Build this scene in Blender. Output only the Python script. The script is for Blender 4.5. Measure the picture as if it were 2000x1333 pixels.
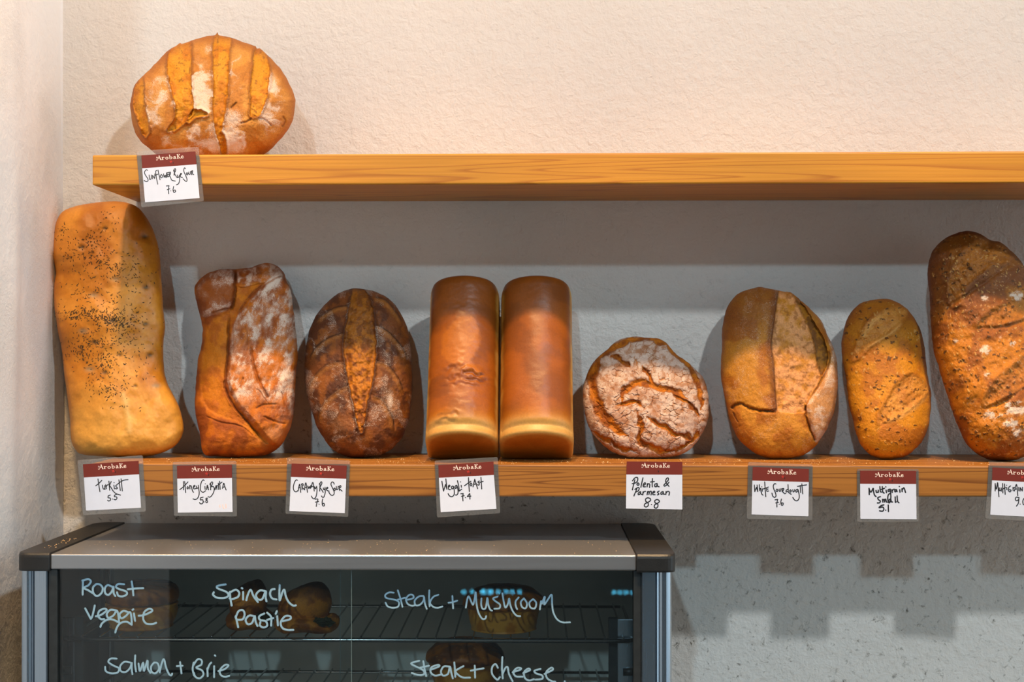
import bpy, bmesh, math, random
import numpy as np
from mathutils import Vector, kdtree

for o in list(bpy.data.objects):
    bpy.data.objects.remove(o, do_unlink=True)
scene = bpy.context.scene
COL = scene.collection
rnd = random.Random(7)

# ------------------------------------------------------------------ camera
EYE = Vector((0.0, -2.5, 1.55))
F_PX = 2960.0
YAW = math.radians(0.89)
HORIZON = 690.0
cam_d = bpy.data.cameras.new('camera')
cam = bpy.data.objects.new('camera', cam_d)
COL.objects.link(cam)
cam.location = EYE
cam.rotation_euler = (math.radians(90), 0, YAW)
cam_d.sensor_width = 36.0
cam_d.lens = F_PX * 36.0 / 2000.0
cam_d.shift_y = (HORIZON - 666.5) / 2000.0
cam_d.dof.use_dof = True
cam_d.dof.focus_distance = 2.30
cam_d.dof.aperture_fstop = 5.6
scene.camera = cam

# ------------------------------------------------------------------ world, lights, exposure
scene.view_settings.view_transform = 'Standard'
scene.view_settings.look = 'None'
scene.view_settings.gamma = 1.0
scene.view_settings.exposure = 0.0
scene.view_settings.use_curve_mapping = False

w = bpy.data.worlds.new('room_daylight')
scene.world = w
w.use_nodes = True
wn, wl = w.node_tree.nodes, w.node_tree.links
wn.clear()
wo = wn.new('ShaderNodeOutputWorld')
wb = wn.new('ShaderNodeBackground')
tc = wn.new('ShaderNodeTexCoord')
nz = wn.new('ShaderNodeTexNoise')
nz.inputs['Scale'].default_value = 2.6
nz.inputs['Detail'].default_value = 2.0
rp = wn.new('ShaderNodeValToRGB')
rp.color_ramp.elements[0].position = 0.36
rp.color_ramp.elements[0].color = (0.13, 0.105, 0.085, 1)
rp.color_ramp.elements[1].position = 0.66
rp.color_ramp.elements[1].color = (0.34, 0.44, 0.52, 1)
wl.new(tc.outputs['Generated'], nz.inputs['Vector'])
wl.new(nz.outputs['Fac'], rp.inputs['Fac'])
# bright window-like glow added at the right to light side wall and posts
vm = wn.new('ShaderNodeVectorMath'); vm.operation = 'DOT_PRODUCT'
vm.inputs[1].default_value = Vector((0.95, -0.29, 0.10)).normalized()
wl.new(tc.outputs['Generated'], vm.inputs[0])
wr = wn.new('ShaderNodeMapRange'); wr.interpolation_type = 'SMOOTHSTEP'
wr.inputs['From Min'].default_value = 0.80
wr.inputs['From Max'].default_value = 0.92
wr.inputs['To Max'].default_value = 9.0
wl.new(vm.outputs['Value'], wr.inputs['Value'])
wmx = wn.new('ShaderNodeMixRGB'); wmx.blend_type = 'ADD'; wmx.inputs['Fac'].default_value = 1.0
wsc = wn.new('ShaderNodeMixRGB'); wsc.blend_type = 'MULTIPLY'; wsc.inputs['Fac'].default_value = 1.0
wsc.inputs['Color2'].default_value = (0.72, 0.9, 1.0, 1)
wl.new(wr.outputs['Result'], wsc.inputs['Color1'])
wl.new(rp.outputs['Color'], wmx.inputs['Color1'])
wl.new(wsc.outputs['Color'], wmx.inputs['Color2'])
wl.new(wmx.outputs['Color'], wb.inputs['Color'])
wb.inputs['Strength'].default_value = 0.155
wl.new(wb.outputs['Background'], wo.inputs['Surface'])


def point_light(name, loc, energy, color, radius):
    d = bpy.data.lights.new(name, 'POINT')
    d.energy = energy
    d.color = color
    d.shadow_soft_size = radius
    o = bpy.data.objects.new(name, d)
    o.location = loc
    COL.objects.link(o)
    return o


def spot_light(name, loc, aim, energy, color, radius, angle):
    d = bpy.data.lights.new(name, 'SPOT')
    d.energy = energy
    d.color = color
    d.shadow_soft_size = radius
    d.spot_size = math.radians(angle)
    d.spot_blend = 1.0
    o = bpy.data.objects.new(name, d)
    o.location = loc
    o.rotation_euler = (Vector(aim) - Vector(loc)).to_track_quat('-Z', 'Y').to_euler()
    COL.objects.link(o)
    return o


# warm spotlights in a row above the shelves, plus added fill for the upper wall
for i, x in enumerate((-1.15, -0.65, -0.15, 0.35, 0.85, 1.35)):
    spot_light('warm_downlight', (x, -1.25, 3.75), (x, -0.25, 1.20), 236.0, (1.0, 0.665, 0.34), 0.07, 30.5)
    point_light('upper_wall_fill', (x, -0.50, 2.50), 3.7, (1.0, 0.57, 0.27), 0.05)  # added fill that brightens the upper wall, not a fitting of the room
# neutral lamp high up in the room on the right, and a far window-side lamp on the left
point_light('room_lamp', (1.75, -3.82, 1.55 + 2.89), 372.0, (0.84, 0.94, 1.0), 0.10)
point_light('far_lamp', (-1.40, -8.95, 1.55 + 4.0), 720.0, (0.55, 0.82, 1.0), 0.13)

# ------------------------------------------------------------------ helpers
FWD = Vector((-math.sin(YAW), math.cos(YAW), 0))
RGT = Vector((math.cos(YAW), math.sin(YAW), 0))
UP = Vector((0, 0, 1))


def ray(px, py):
    return FWD + RGT * ((px - 1000.0) / F_PX) + UP * ((HORIZON - py) / F_PX)


def P(px, py, Y):
    """world point at depth y = Y seen at that place of the photograph"""
    d = ray(px, py)
    return EYE + d * ((Y - EYE.y) / d.y)


def lin(c):
    out = []
    for v in c[:3]:
        v = v / 255.0
        out.append(v / 12.92 if v <= 0.04045 else ((v + 0.055) / 1.055) ** 2.4)
    return tuple(out)


def link(o, parent=None):
    COL.objects.link(o)
    if parent is not None:
        o.parent = parent
    return o


def tag(o, label=None, cat=None, group=None, kind=None):
    if label: o['label'] = label
    if cat: o['category'] = cat
    if group: o['group'] = group
    if kind: o['kind'] = kind
    return o


def thing(name, loc, label, cat, group=None):
    o = bpy.data.objects.new(name, None)
    o.empty_display_size = 0.02
    o.location = loc
    link(o)
    return tag(o, label, cat, group)


def mesh_obj(name, verts, faces, mat, parent=None, smooth=False, origin=None):
    """verts are world coordinates; the object's origin goes to `origin` (or the parent's)"""
    if origin is None:
        if parent is not None:
            origin = parent.location if parent.parent is None else parent.parent.location + parent.location
        else:
            origin = (0, 0, 0)
    o3 = Vector(origin)
    me = bpy.data.meshes.new(name)
    me.from_pydata([tuple(Vector(v) - o3) for v in verts], [], faces)
    if mat: me.materials.append(mat)
    if smooth:
        me.polygons.foreach_set('use_smooth', [True] * len(me.polygons))
    me.update()
    o = bpy.data.objects.new(name, me)
    if parent is None:
        o.location = o3
    elif parent.parent is None:
        o.location = o3 - parent.location
    else:
        o.location = o3 - parent.location - parent.parent.location
    return link(o, parent)


def bm_obj(name, bm, mat, parent=None, smooth=False, origin=None):
    bm.normal_update()
    bm.verts.ensure_lookup_table()
    bm.verts.index_update()
    vs = [v.co.copy() for v in bm.verts]
    fs = [[v.index for v in f.verts] for f in bm.faces]
    bm.free()
    return mesh_obj(name, vs, fs, mat, parent, smooth, origin)


def hexa(corners, bevel=0.0, seg=2):
    """box from 8 corners: bottom 4 (ccw) then top 4"""
    bm = bmesh.new()
    v = [bm.verts.new(c) for c in corners]
    for f in ((3, 2, 1, 0), (4, 5, 6, 7), (0, 1, 5, 4), (1, 2, 6, 5), (2, 3, 7, 6), (3, 0, 4, 7)):
        bm.faces.new([v[i] for i in f])
    if bevel:
        bmesh.ops.bevel(bm, geom=bm.edges[:], offset=bevel, segments=seg, affect='EDGES', profile=0.5)
    bmesh.ops.recalc_face_normals(bm, faces=bm.faces[:])
    return bm


def box(x0, x1, y0, y1, z0, z1, bevel=0.0, seg=2):
    return hexa([(x0, y0, z0), (x1, y0, z0), (x1, y1, z0), (x0, y1, z0),
                 (x0, y0, z1), (x1, y0, z1), (x1, y1, z1), (x0, y1, z1)], bevel, seg)


def tube(pts, r, n=10, closed=False):
    pts = [Vector(p) for p in pts]
    vs, fs = [], []
    m = len(pts)
    for i, p in enumerate(pts):
        a = pts[max(i - 1, 0)]
        b = pts[min(i + 1, m - 1)]
        t = (b - a).normalized()
        ref = Vector((0, 0, 1)) if abs(t.z) < 0.9 else Vector((1, 0, 0))
        u = t.cross(ref).normalized()
        v = t.cross(u).normalized()
        for k in range(n):
            an = 2 * math.pi * k / n
            vs.append(p + u * (r * math.cos(an)) + v * (r * math.sin(an)))
    for i in range(m - 1):
        for k in range(n):
            fs.append([i * n + k, i * n + (k + 1) % n, (i + 1) * n + (k + 1) % n, (i + 1) * n + k])
    fs.append(list(range(n))[::-1])
    fs.append([(m - 1) * n + k for k in range(n)])
    return vs, fs


# ------------------------------------------------------------------ materials
def new_mat(name):
    m = bpy.data.materials.new(name)
    m.use_nodes = True
    nt = m.node_tree
    b = nt.nodes.get('Principled BSDF')
    return m, nt, b


def simple_mat(name, rgb, rough=0.5, metal=0.0, spec=0.5, noise=0.0, nscale=80.0, bump=0.0, bscale=300.0):
    m, nt, b = new_mat(name)
    b.inputs['Roughness'].default_value = rough
    b.inputs['Metallic'].default_value = metal
    b.inputs['Specular IOR Level'].default_value = spec
    c = lin(rgb)
    tcn = nt.nodes.new('ShaderNodeTexCoord')
    n = nt.nodes.new('ShaderNodeTexNoise')
    n.inputs['Scale'].default_value = nscale
    n.inputs['Detail'].default_value = 4
    nt.links.new(tcn.outputs['Object'], n.inputs['Vector'])
    r = nt.nodes.new('ShaderNodeValToRGB')
    r.color_ramp.elements[0].position = 0.3
    r.color_ramp.elements[1].position = 0.7
    r.color_ramp.elements[0].color = (c[0] * (1 - noise), c[1] * (1 - noise), c[2] * (1 - noise), 1)
    r.color_ramp.elements[1].color = (min(1, c[0] * (1 + noise)), min(1, c[1] * (1 + noise)), min(1, c[2] * (1 + noise)), 1)
    nt.links.new(n.outputs['Fac'], r.inputs['Fac'])
    nt.links.new(r.outputs['Color'], b.inputs['Base Color'])
    if bump:
        n2 = nt.nodes.new('ShaderNodeTexNoise')
        n2.inputs['Scale'].default_value = bscale
        n2.inputs['Detail'].default_value = 4
        nt.links.new(tcn.outputs['Object'], n2.inputs['Vector'])
        bp = nt.nodes.new('ShaderNodeBump')
        bp.inputs['Strength'].default_value = bump
        bp.inputs['Distance'].default_value = 0.002
        nt.links.new(n2.outputs['Fac'], bp.inputs['Height'])
        nt.links.new(bp.outputs['Normal'], b.inputs['Normal'])
    return m


def plaster_mat(name, rgb, speck=0.95, rough_scale=72.0, bump=0.8, patch=0.0):
    m, nt, b = new_mat(name)
    N, L = nt.nodes, nt.links
    b.inputs['Roughness'].default_value = 0.75
    b.inputs['Specular IOR Level'].default_value = 0.25
    tcn = N.new('ShaderNodeTexCoord')

    def noise(scale, detail=4, rough=0.55, dist=0.0):
        n = N.new('ShaderNodeTexNoise')
        n.inputs['Scale'].default_value = scale
        n.inputs['Detail'].default_value = detail
        n.inputs['Roughness'].default_value = rough
        n.inputs['Distortion'].default_value = dist
        L.new(tcn.outputs['Object'], n.inputs['Vector'])
        return n

    def ramp(src, a, bb, ca=(0, 0, 0, 1), cb=(1, 1, 1, 1)):
        r = N.new('ShaderNodeValToRGB')
        r.color_ramp.elements[0].position = a
        r.color_ramp.elements[1].position = bb
        r.color_ramp.elements[0].color = ca
        r.color_ramp.elements[1].color = cb
        L.new(src, r.inputs['Fac'])
        return r

    def math_(op, a, bb):
        n = N.new('ShaderNodeMath')
        n.operation = op
        for i, v in enumerate((a, bb)):
            if isinstance(v, (int, float)):
                n.inputs[i].default_value = v
            else:
                L.new(v, n.inputs[i])
        return n.outputs[0]

    c = lin(rgb)
    base = ramp(noise(3.0).outputs['Fac'], 0.3, 0.7, (c[0] * .95, c[1] * .95, c[2] * .945, 1), (*c, 1))
    # dark specks and scuffs, only low on the wall
    sp1 = ramp(noise(85, 5, 0.72, 0.6).outputs['Fac'], 0.565, 0.66)
    sp2 = ramp(noise(24, 4, 0.65, 1.2).outputs['Fac'], 0.40, 0.62)
    sep = N.new('ShaderNodeSeparateXYZ')
    L.new(tcn.outputs['Object'], sep.inputs['Vector'])
    mr = N.new('ShaderNodeMapRange')
    L.new(sep.outputs['Z'], mr.inputs['Value'])
    mr.inputs['From Min'].default_value = 1.72
    mr.inputs['From Max'].default_value = 1.26
    mr.inputs['To Min'].default_value = 0.10
    mr.inputs['To Max'].default_value = 1.0
    fac = math_('MULTIPLY', math_('MULTIPLY', sp1.outputs['Color'], sp2.outputs['Color']), math_('MULTIPLY', mr.outputs['Result'], speck))
    mx = N.new('ShaderNodeMixRGB')
    L.new(fac, mx.inputs['Fac'])
    L.new(base.outputs['Color'], mx.inputs['Color1'])
    mx.inputs['Color2'].default_value = (*lin((92, 82, 66)), 1)
    L.new(mx.outputs['Color'], b.inputs['Base Color'])
    # trowelled relief
    n1 = noise(rough_scale, 6, 0.62, 0.4)
    n2 = noise(rough_scale * 3.2, 4, 0.6)
    n3 = noise(9, 3, 0.5)
    hsum = math_('ADD', math_('MULTIPLY', n1.outputs['Fac'], 1.0), math_('ADD', math_('MULTIPLY', n2.outputs['Fac'], 0.35), math_('MULTIPLY', n3.outputs['Fac'], 1.6)))
    if patch:
        # flaked, filled patches of older paint
        pm = ramp(noise(4.2, 3, 0.6).outputs['Fac'], 0.50, 0.62)
        pn = ramp(noise(150, 5, 0.75, 0.5).outputs['Fac'], 0.40, 0.72)
        hsum = math_('ADD', hsum, math_('MULTIPLY', math_('MULTIPLY', pm.outputs['Color'], pn.outputs['Color']), patch))
    bp = N.new('ShaderNodeBump')
    bp.inputs['Strength'].default_value = bump
    bp.inputs['Distance'].default_value = 0.0042
    L.new(hsum, bp.inputs['Height'])
    L.new(bp.outputs['Normal'], b.inputs['Normal'])
    return m


def wood_mat(name, light, dark, grain=1.0):
    m, nt, b = new_mat(name)
    N, L = nt.nodes, nt.links
    b.inputs['Roughness'].default_value = 0.42
    b.inputs['Specular IOR Level'].default_value = 0.4
    tcn = N.new('ShaderNodeTexCoord')
    mp = N.new('ShaderNodeMapping')
    mp.inputs['Scale'].default_value = (0.7, 8.0, 34.0)
    L.new(tcn.outputs['Object'], mp.inputs['Vector'])
    n = N.new('ShaderNodeTexNoise')
    n.inputs['Scale'].default_value = 1.0
    n.inputs['Detail'].default_value = 1.0
    n.inputs['Distortion'].default_value = 0.08
    L.new(mp.outputs['Vector'], n.inputs['Vector'])
    # growth rings: repeated bands of the stretched noise
    mt = N.new('ShaderNodeMath'); mt.operation = 'MULTIPLY'; mt.inputs[1].default_value = 15.0
    L.new(n.outputs['Fac'], mt.inputs[0])
    fr = N.new('ShaderNodeMath'); fr.operation = 'FRACT'
    L.new(mt.outputs[0], fr.inputs[0])
    r = N.new('ShaderNodeValToRGB')
    e = r.color_ramp.elements
    e[0].position = 0.0; e[0].color = (*lin(light), 1)
    e[1].position = 1.0; e[1].color = (*lin(light), 1)
    k = e.new(0.62); k.color = (*lin(light), 1)
    k = e.new(0.90); k.color = (*lin(dark), 1)
    L.new(fr.outputs[0], r.inputs['Fac'])
    mp2 = N.new('ShaderNodeMapping')
    mp2.inputs['Scale'].default_value = (6, 60, 320)
    L.new(tcn.outputs['Object'], mp2.inputs['Vector'])
    n2 = N.new('ShaderNodeTexNoise')
    n2.inputs['Scale'].default_value = 1.0
    n2.inputs['Detail'].default_value = 3.0
    L.new(mp2.outputs['Vector'], n2.inputs['Vector'])
    mx = N.new('ShaderNodeMixRGB'); mx.blend_type = 'MULTIPLY'
    mx.inputs['Fac'].default_value = 0.35 * grain
    L.new(r.outputs['Color'], mx.inputs['Color1'])
    L.new(n2.outputs['Color'], mx.inputs['Color2'])
    r2 = N.new('ShaderNodeValToRGB')
    r2.color_ramp.elements[0].position = 0.3; r2.color_ramp.elements[0].color = (.84, .82, .78, 1)
    r2.color_ramp.elements[1].position = 0.65; r2.color_ramp.elements[1].color = (1, 1, 1, 1)
    L.new(n2.outputs['Fac'], r2.inputs['Fac'])
    mx.inputs['Fac'].default_value = 0.8
    L.new(r2.outputs['Color'], mx.inputs['Color2'])
    L.new(mx.outputs['Color'], b.inputs['Base Color'])
    bp = N.new('ShaderNodeBump')
    bp.inputs['Strength'].default_value = 0.15
    bp.inputs['Distance'].default_value = 0.001
    L.new(n2.outputs['Fac'], bp.inputs['Height'])
    L.new(bp.outputs['Normal'], b.inputs['Normal'])
    return m


def steel_mat(name, rgb, rough=0.3, stretch=(2, 200, 200)):
    m, nt, b = new_mat(name)
    N, L = nt.nodes, nt.links
    b.inputs['Metallic'].default_value = 1.0
    b.inputs['Base Color'].default_value = (*lin(rgb), 1)
    tcn = N.new('ShaderNodeTexCoord')
    mp = N.new('ShaderNodeMapping')
    mp.inputs['Scale'].default_value = stretch
    L.new(tcn.outputs['Object'], mp.inputs['Vector'])
    n = N.new('ShaderNodeTexNoise')
    n.inputs['Scale'].default_value = 3.0
    n.inputs['Detail'].default_value = 3.0
    L.new(mp.outputs['Vector'], n.inputs['Vector'])
    mr = N.new('ShaderNodeMapRange')
    mr.inputs['To Min'].default_value = rough * 0.8
    mr.inputs['To Max'].default_value = rough * 1.25
    L.new(n.outputs['Fac'], mr.inputs['Value'])
    L.new(mr.outputs['Result'], b.inputs['Roughness'])
    bp = N.new('ShaderNodeBump')
    bp.inputs['Strength'].default_value = 0.05
    bp.inputs['Distance'].default_value = 0.0005
    L.new(n.outputs['Fac'], bp.inputs['Height'])
    L.new(bp.outputs['Normal'], b.inputs['Normal'])
    return m


def clear_mat(name, tint, haze=0.0, gloss_rough=0.02, ior=1.5, haze_col=(1, 1, 1)):
    """thin clear sheet: see-through with a fresnel reflection and an optional milky haze"""
    m = bpy.data.materials.new(name)
    m.use_nodes = True
    nt = m.node_tree
    N, L = nt.nodes, nt.links
    N.clear()
    out = N.new('ShaderNodeOutputMaterial')
    tr = N.new('ShaderNodeBsdfTransparent')
    tr.inputs['Color'].default_value = (*tint, 1)
    gl = N.new('ShaderNodeBsdfGlossy')
    gl.inputs['Roughness'].default_value = gloss_rough
    fr = N.new('ShaderNodeFresnel')
    fr.inputs['IOR'].default_value = ior
    mx = N.new('ShaderNodeMixShader')
    L.new(fr.outputs[0], mx.inputs[0])
    df = N.new('ShaderNodeBsdfDiffuse')
    df.inputs['Color'].default_value = (*haze_col, 1)
    mh = N.new('ShaderNodeMixShader')
    mh.inputs[0].default_value = haze
    L.new(tr.outputs[0], mh.inputs[1])
    L.new(df.outputs[0], mh.inputs[2])
    L.new(mh.outputs[0], mx.inputs[1])
    L.new(gl.outputs[0], mx.inputs[2])
    L.new(mx.outputs[0], out.inputs['Surface'])
    return m


def crust_mat(name, rough=0.6, bump=0.5, bscale=420.0, spec=0.4, mottle=0.25):
    """bread: crust colours, with shade painted on some tops, are stored per vertex, fine grain comes from noise"""
    m, nt, b = new_mat(name)
    N, L = nt.nodes, nt.links
    b.inputs['Specular IOR Level'].default_value = spec
    at = N.new('ShaderNodeAttribute')
    at.attribute_name = 'crust'
    tcn = N.new('ShaderNodeTexCoord')
    n = N.new('ShaderNodeTexNoise')
    n.inputs['Scale'].default_value = bscale
    n.inputs['Detail'].default_value = 4
    n.inputs['Roughness'].default_value = 0.65
    L.new(tcn.outputs['Object'], n.inputs['Vector'])
    r = N.new('ShaderNodeValToRGB')
    r.color_ramp.elements[0].position = 0.32
    r.color_ramp.elements[0].color = (1 - mottle, 1 - mottle * 1.1, 1 - mottle * 1.2, 1)
    r.color_ramp.elements[1].position = 0.62
    r.color_ramp.elements[1].color = (1, 1, 1, 1)
    L.new(n.outputs['Fac'], r.inputs['Fac'])
    mx = N.new('ShaderNodeMixRGB')
    mx.blend_type = 'MULTIPLY'
    mx.inputs['Fac'].default_value = 1.0
    L.new(at.outputs['Color'], mx.inputs['Color1'])
    L.new(r.outputs['Color'], mx.inputs['Color2'])
    # flour: fine powder whose density is the fourth channel
    nf = N.new('ShaderNodeTexNoise')
    nf.inputs['Scale'].default_value = 900.0
    nf.inputs['Detail'].default_value = 3
    nf.inputs['Roughness'].default_value = 0.7
    L.new(tcn.outputs['Object'], nf.inputs['Vector'])
    th = N.new('ShaderNodeMath'); th.operation = 'MULTIPLY_ADD'
    th.inputs[1].default_value = 0.62
    L.new(at.outputs['Alpha'], th.inputs[0])
    th.inputs[2].default_value = -0.80
    sm = N.new('ShaderNodeMath'); sm.operation = 'ADD'
    L.new(nf.outputs['Fac'], sm.inputs[0])
    L.new(th.outputs[0], sm.inputs[1])
    ml = N.new('ShaderNodeMath'); ml.operation = 'MULTIPLY'; ml.use_clamp = True
    L.new(sm.outputs[0], ml.inputs[0])
    ml.inputs[1].default_value = 4.5
    m9 = N.new('ShaderNodeMath'); m9.operation = 'MULTIPLY'
    L.new(ml.outputs[0], m9.inputs[0]); m9.inputs[1].default_value = 0.85
    mf = N.new('ShaderNodeMixRGB')
    L.new(m9.outputs[0], mf.inputs['Fac'])
    L.new(mx.outputs['Color'], mf.inputs['Color1'])
    mf.inputs['Color2'].default_value = (*[q * .80 for q in lin((236, 214, 194))], 1)
    L.new(mf.outputs['Color'], b.inputs['Base Color'])
    b.inputs['Roughness'].default_value = rough
    bp = N.new('ShaderNodeBump')
    bp.inputs['Strength'].default_value = bump
    bp.inputs['Distance'].default_value = 0.0012
    L.new(n.outputs['Fac'], bp.inputs['Height'])
    L.new(bp.outputs['Normal'], b.inputs['Normal'])
    return m


M_WALL = plaster_mat('white_plaster', (228, 222, 214))
M_WALL_L = plaster_mat('white_plaster_side', (242, 240, 238), speck=0.25, rough_scale=46, bump=0.4, patch=1.6)
M_WOOD_UP = wood_mat('honey_pine', (196, 134, 42), (170, 106, 30))
M_WOOD_LO = wood_mat('honey_pine_dark', (158, 104, 44), (112, 66, 24), 1.3)  # darker tone of the upper shelf's pine
M_STEEL = steel_mat('brushed_steel', (160, 160, 162), 0.34)
M_STEEL.node_tree.nodes['Principled BSDF'].inputs['Metallic'].default_value = 0.78
M_STEEL_V = steel_mat('brushed_steel_post', (176, 188, 200), 0.25, (200, 200, 2))
M_CHROME = steel_mat('chromed_wire', (190, 190, 188), 0.22)
M_DARKSTEEL = simple_mat('dark_steel', (58, 60, 60), 0.5, 0.6, noise=0.15)
M_BLACK = simple_mat('black_plastic', (30, 29, 28), 0.42, 0.0, 0.5, noise=0.12, bump=0.15, bscale=900)
M_PANEL = simple_mat('inner_panel', (196, 198, 190), 0.6, 0.0, noise=0.12, nscale=6)
M_GLASS = clear_mat('door_glass', (0.95, 0.97, 0.96), 0.0, 0.01, haze_col=(0.6, 0.7, 0.72))
M_SLEEVE = clear_mat('clear_sleeve', (0.97, 0.96, 0.95), 0.07, 0.14)
M_SLEEVE_EDGE = clear_mat('clear_sleeve_edge', (0.95, 0.95, 0.95), 0.42, 0.2)
M_PAPER = simple_mat('white_card', (206, 213, 230), 0.6, noise=0.015)
M_BAND = simple_mat('oxblood_print', (108, 28, 10), 0.6, noise=0.05)
M_LOGO = simple_mat('cream_print', (246, 222, 208), 0.5)
M_RED = simple_mat('red_print', (206, 40, 24), 0.5)
M_DOT = simple_mat('dark_print', (40, 10, 8), 0.5)
M_INK = simple_mat('black_ink', (22, 22, 28), 0.5)
M_PINK = simple_mat('faded_pink_ink', (236, 206, 202), 0.6)
M_CHALK = simple_mat('pale_paint_marker', (142, 174, 190), 0.6, noise=0.06, nscale=400)
M_BENCH = simple_mat('grey_laminate', (120, 118, 114), 0.5, noise=0.05)
M_FLOOR = simple_mat('grey_floor', (110, 104, 98), 0.7, noise=0.1, nscale=4)
M_SEED = simple_mat('dark_herb', (58, 46, 26), 0.7, noise=0.3, nscale=900)
M_CRUMB = simple_mat('crumbs', (214, 178, 128), 0.8, noise=0.25, nscale=500)
M_SPINACH = simple_mat('spinach', (44, 46, 18), 0.6, noise=0.4, nscale=300, bump=0.6)
CR_MATTE = crust_mat('matte_crust', 0.62, 0.55, 420, 0.35, 0.28)
CR_SOFT = crust_mat('soft_crust', 0.48, 0.25, 260, 0.45, 0.12)
CR_GLOSS = crust_mat('glossy_crust', 0.40, 0.16, 330, 0.36, 0.14)
CR_FLOUR = crust_mat('floured_crust', 0.68, 0.5, 480, 0.3, 0.22)

# ------------------------------------------------------------------ room
LX = P(123, 690, 0.0).x                       # left wall plane


def wall_grid(name, fn, nu, nv, mat):
    vs, fs = [], []
    for j in range(nv + 1):
        for i in range(nu + 1):
            vs.append(fn(i / nu, j / nv))
    for j in range(nv):
        for i in range(nu):
            a = j * (nu + 1) + i
            fs.append([a, a + 1, a + nu + 2, a + nu + 1])
    o = mesh_obj(name, vs, fs, mat, smooth=True)
    return tag(o, kind='structure')


wall_grid('wall_back', lambda u, v: (LX - 0.02 + u * 3.4, 0.0, v * 4.2), 8, 8, M_WALL)


def lw(u, v):
    # the side wall swells a little where old plaster was patched
    y = -1.5 * (1 - u) ** 1.6
    z = v * 4.2
    g = 0.006 * math.exp(-((y + 0.245) / 0.03) ** 2) * (0.6 + 0.4 * math.sin(z * 9)) + 0.003 * math.sin(z * 5.2 + y * 9)
    if u > 0.985:
        g = 0
    return (LX + g, y, z)


wl_o = wall_grid('wall_left', lambda u, v: lw(u, v), 90, 240, M_WALL_L)
tag(mesh_obj('floor', [(LX - 2, -9.2, 0), (2.6, -9.2, 0), (2.6, 0, 0), (LX - 2, 0, 0)], [[0, 1, 2, 3]], M_FLOOR), kind='structure')

# ------------------------------------------------------------------ shelves
Y_SH = -0.25


def shelf(tl, bl, tr, br, label, mat, name='wall_shelf'):
    a, b_, c, d = P(*bl, Y_SH), P(*br, Y_SH), P(*tl, Y_SH), P(*tr, Y_SH)
    k = lambda p: (p.x, 0.0, p.z)
    bm = hexa([tuple(a), tuple(b_), k(b_), k(a), tuple(c), tuple(d), k(d), k(c)], 0.0026, 3)
    o = bm_obj(name, bm, mat, smooth=False, origin=((a.x + b_.x) / 2, -0.125, a.z))
    tag(o, label, 'shelf')

    def top(x):
        t = (x - c.x) / (d.x - c.x)
        return c.z + (d.z - c.z) * t
    return o, top


_, top_up = shelf((180, 303), (180, 362), (2350, 294), (2350, 357),
                  'upper pine wall shelf with one round loaf standing on it', M_WOOD_UP)
_, top_lo = shelf((176, 906), (176, 970), (2350, 911), (2350, 971.5),
                  'lower pine wall shelf carrying the row of leaning loaves', M_WOOD_LO)

# ------------------------------------------------------------------ numpy noise and shape tools


def _hash(ix, iy, seed):
    h = (ix.astype(np.int64) * 374761393 + iy.astype(np.int64) * 668265263 + seed * 1274126177) & 0xffffffff
    h = ((h ^ (h >> 13)) * 1274126177) & 0xffffffff
    h = ((h ^ (h >> 16)) * 2246822519) & 0xffffffff
    return ((h ^ (h >> 15)) & 0xffffff) / float(0xffffff)


def vnoise(x, y, seed=0):
    ix, iy = np.floor(x), np.floor(y)
    fx, fy = x - ix, y - iy
    fx = fx * fx * fx * (fx * (fx * 6 - 15) + 10)
    fy = fy * fy * fy * (fy * (fy * 6 - 15) + 10)
    a = _hash(ix, iy, seed); b = _hash(ix + 1, iy, seed)
    c = _hash(ix, iy + 1, seed); d = _hash(ix + 1, iy + 1, seed)
    return (a * (1 - fx) + b * fx) * (1 - fy) + (c * (1 - fx) + d * fx) * fy


def fbm(x, y, scale, seed=0, octv=4, gain=0.5):
    x = x / scale; y = y / scale
    s = 0; amp = 1; tot = 0
    for o in range(octv):
        s = s + amp * vnoise(x + o * 17.3, y - o * 9.1, seed + o * 31)
        tot += amp
        amp *= gain
        c, sn = 0.8, 0.6
        x, y = 2.03 * (c * x - sn * y), 2.03 * (sn * x + c * y)
    return s / tot


def wfbm(x, y, scale, seed=0, octv=5):
    wx = (fbm(x, y, scale * .8, seed + 201, 3) - .5) * scale * 1.6
    wy = (fbm(x, y, scale * .8, seed + 202, 3) - .5) * scale * 1.6
    return fbm(.87 * x - .5 * y + wx, .5 * x + .87 * y + wy, scale, seed, octv, .58)


def voronoi(x, y, scale, seed=0):
    x = x / scale; y = y / scale
    ix, iy = np.floor(x), np.floor(y)
    f1 = np.full(x.shape, 9.0); f2 = np.full(x.shape, 9.0); idv = np.zeros(x.shape)
    for dx in (-1, 0, 1):
        for dy in (-1, 0, 1):
            cx, cy = ix + dx, iy + dy
            px = cx + _hash(cx, cy, seed); py = cy + _hash(cx, cy, seed + 77)
            d = np.hypot(px - x, py - y)
            hid = _hash(cx, cy, seed + 5)
            idv = np.where(d < f1, hid, idv)
            f2 = np.where(d < f1, f1, np.minimum(f2, d))
            f1 = np.minimum(f1, d)
    return f1, f2, idv


def sst(a, b, x):
    t = np.clip((x - a) / (b - a), 0, 1)
    return t * t * (3 - 2 * t)


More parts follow.
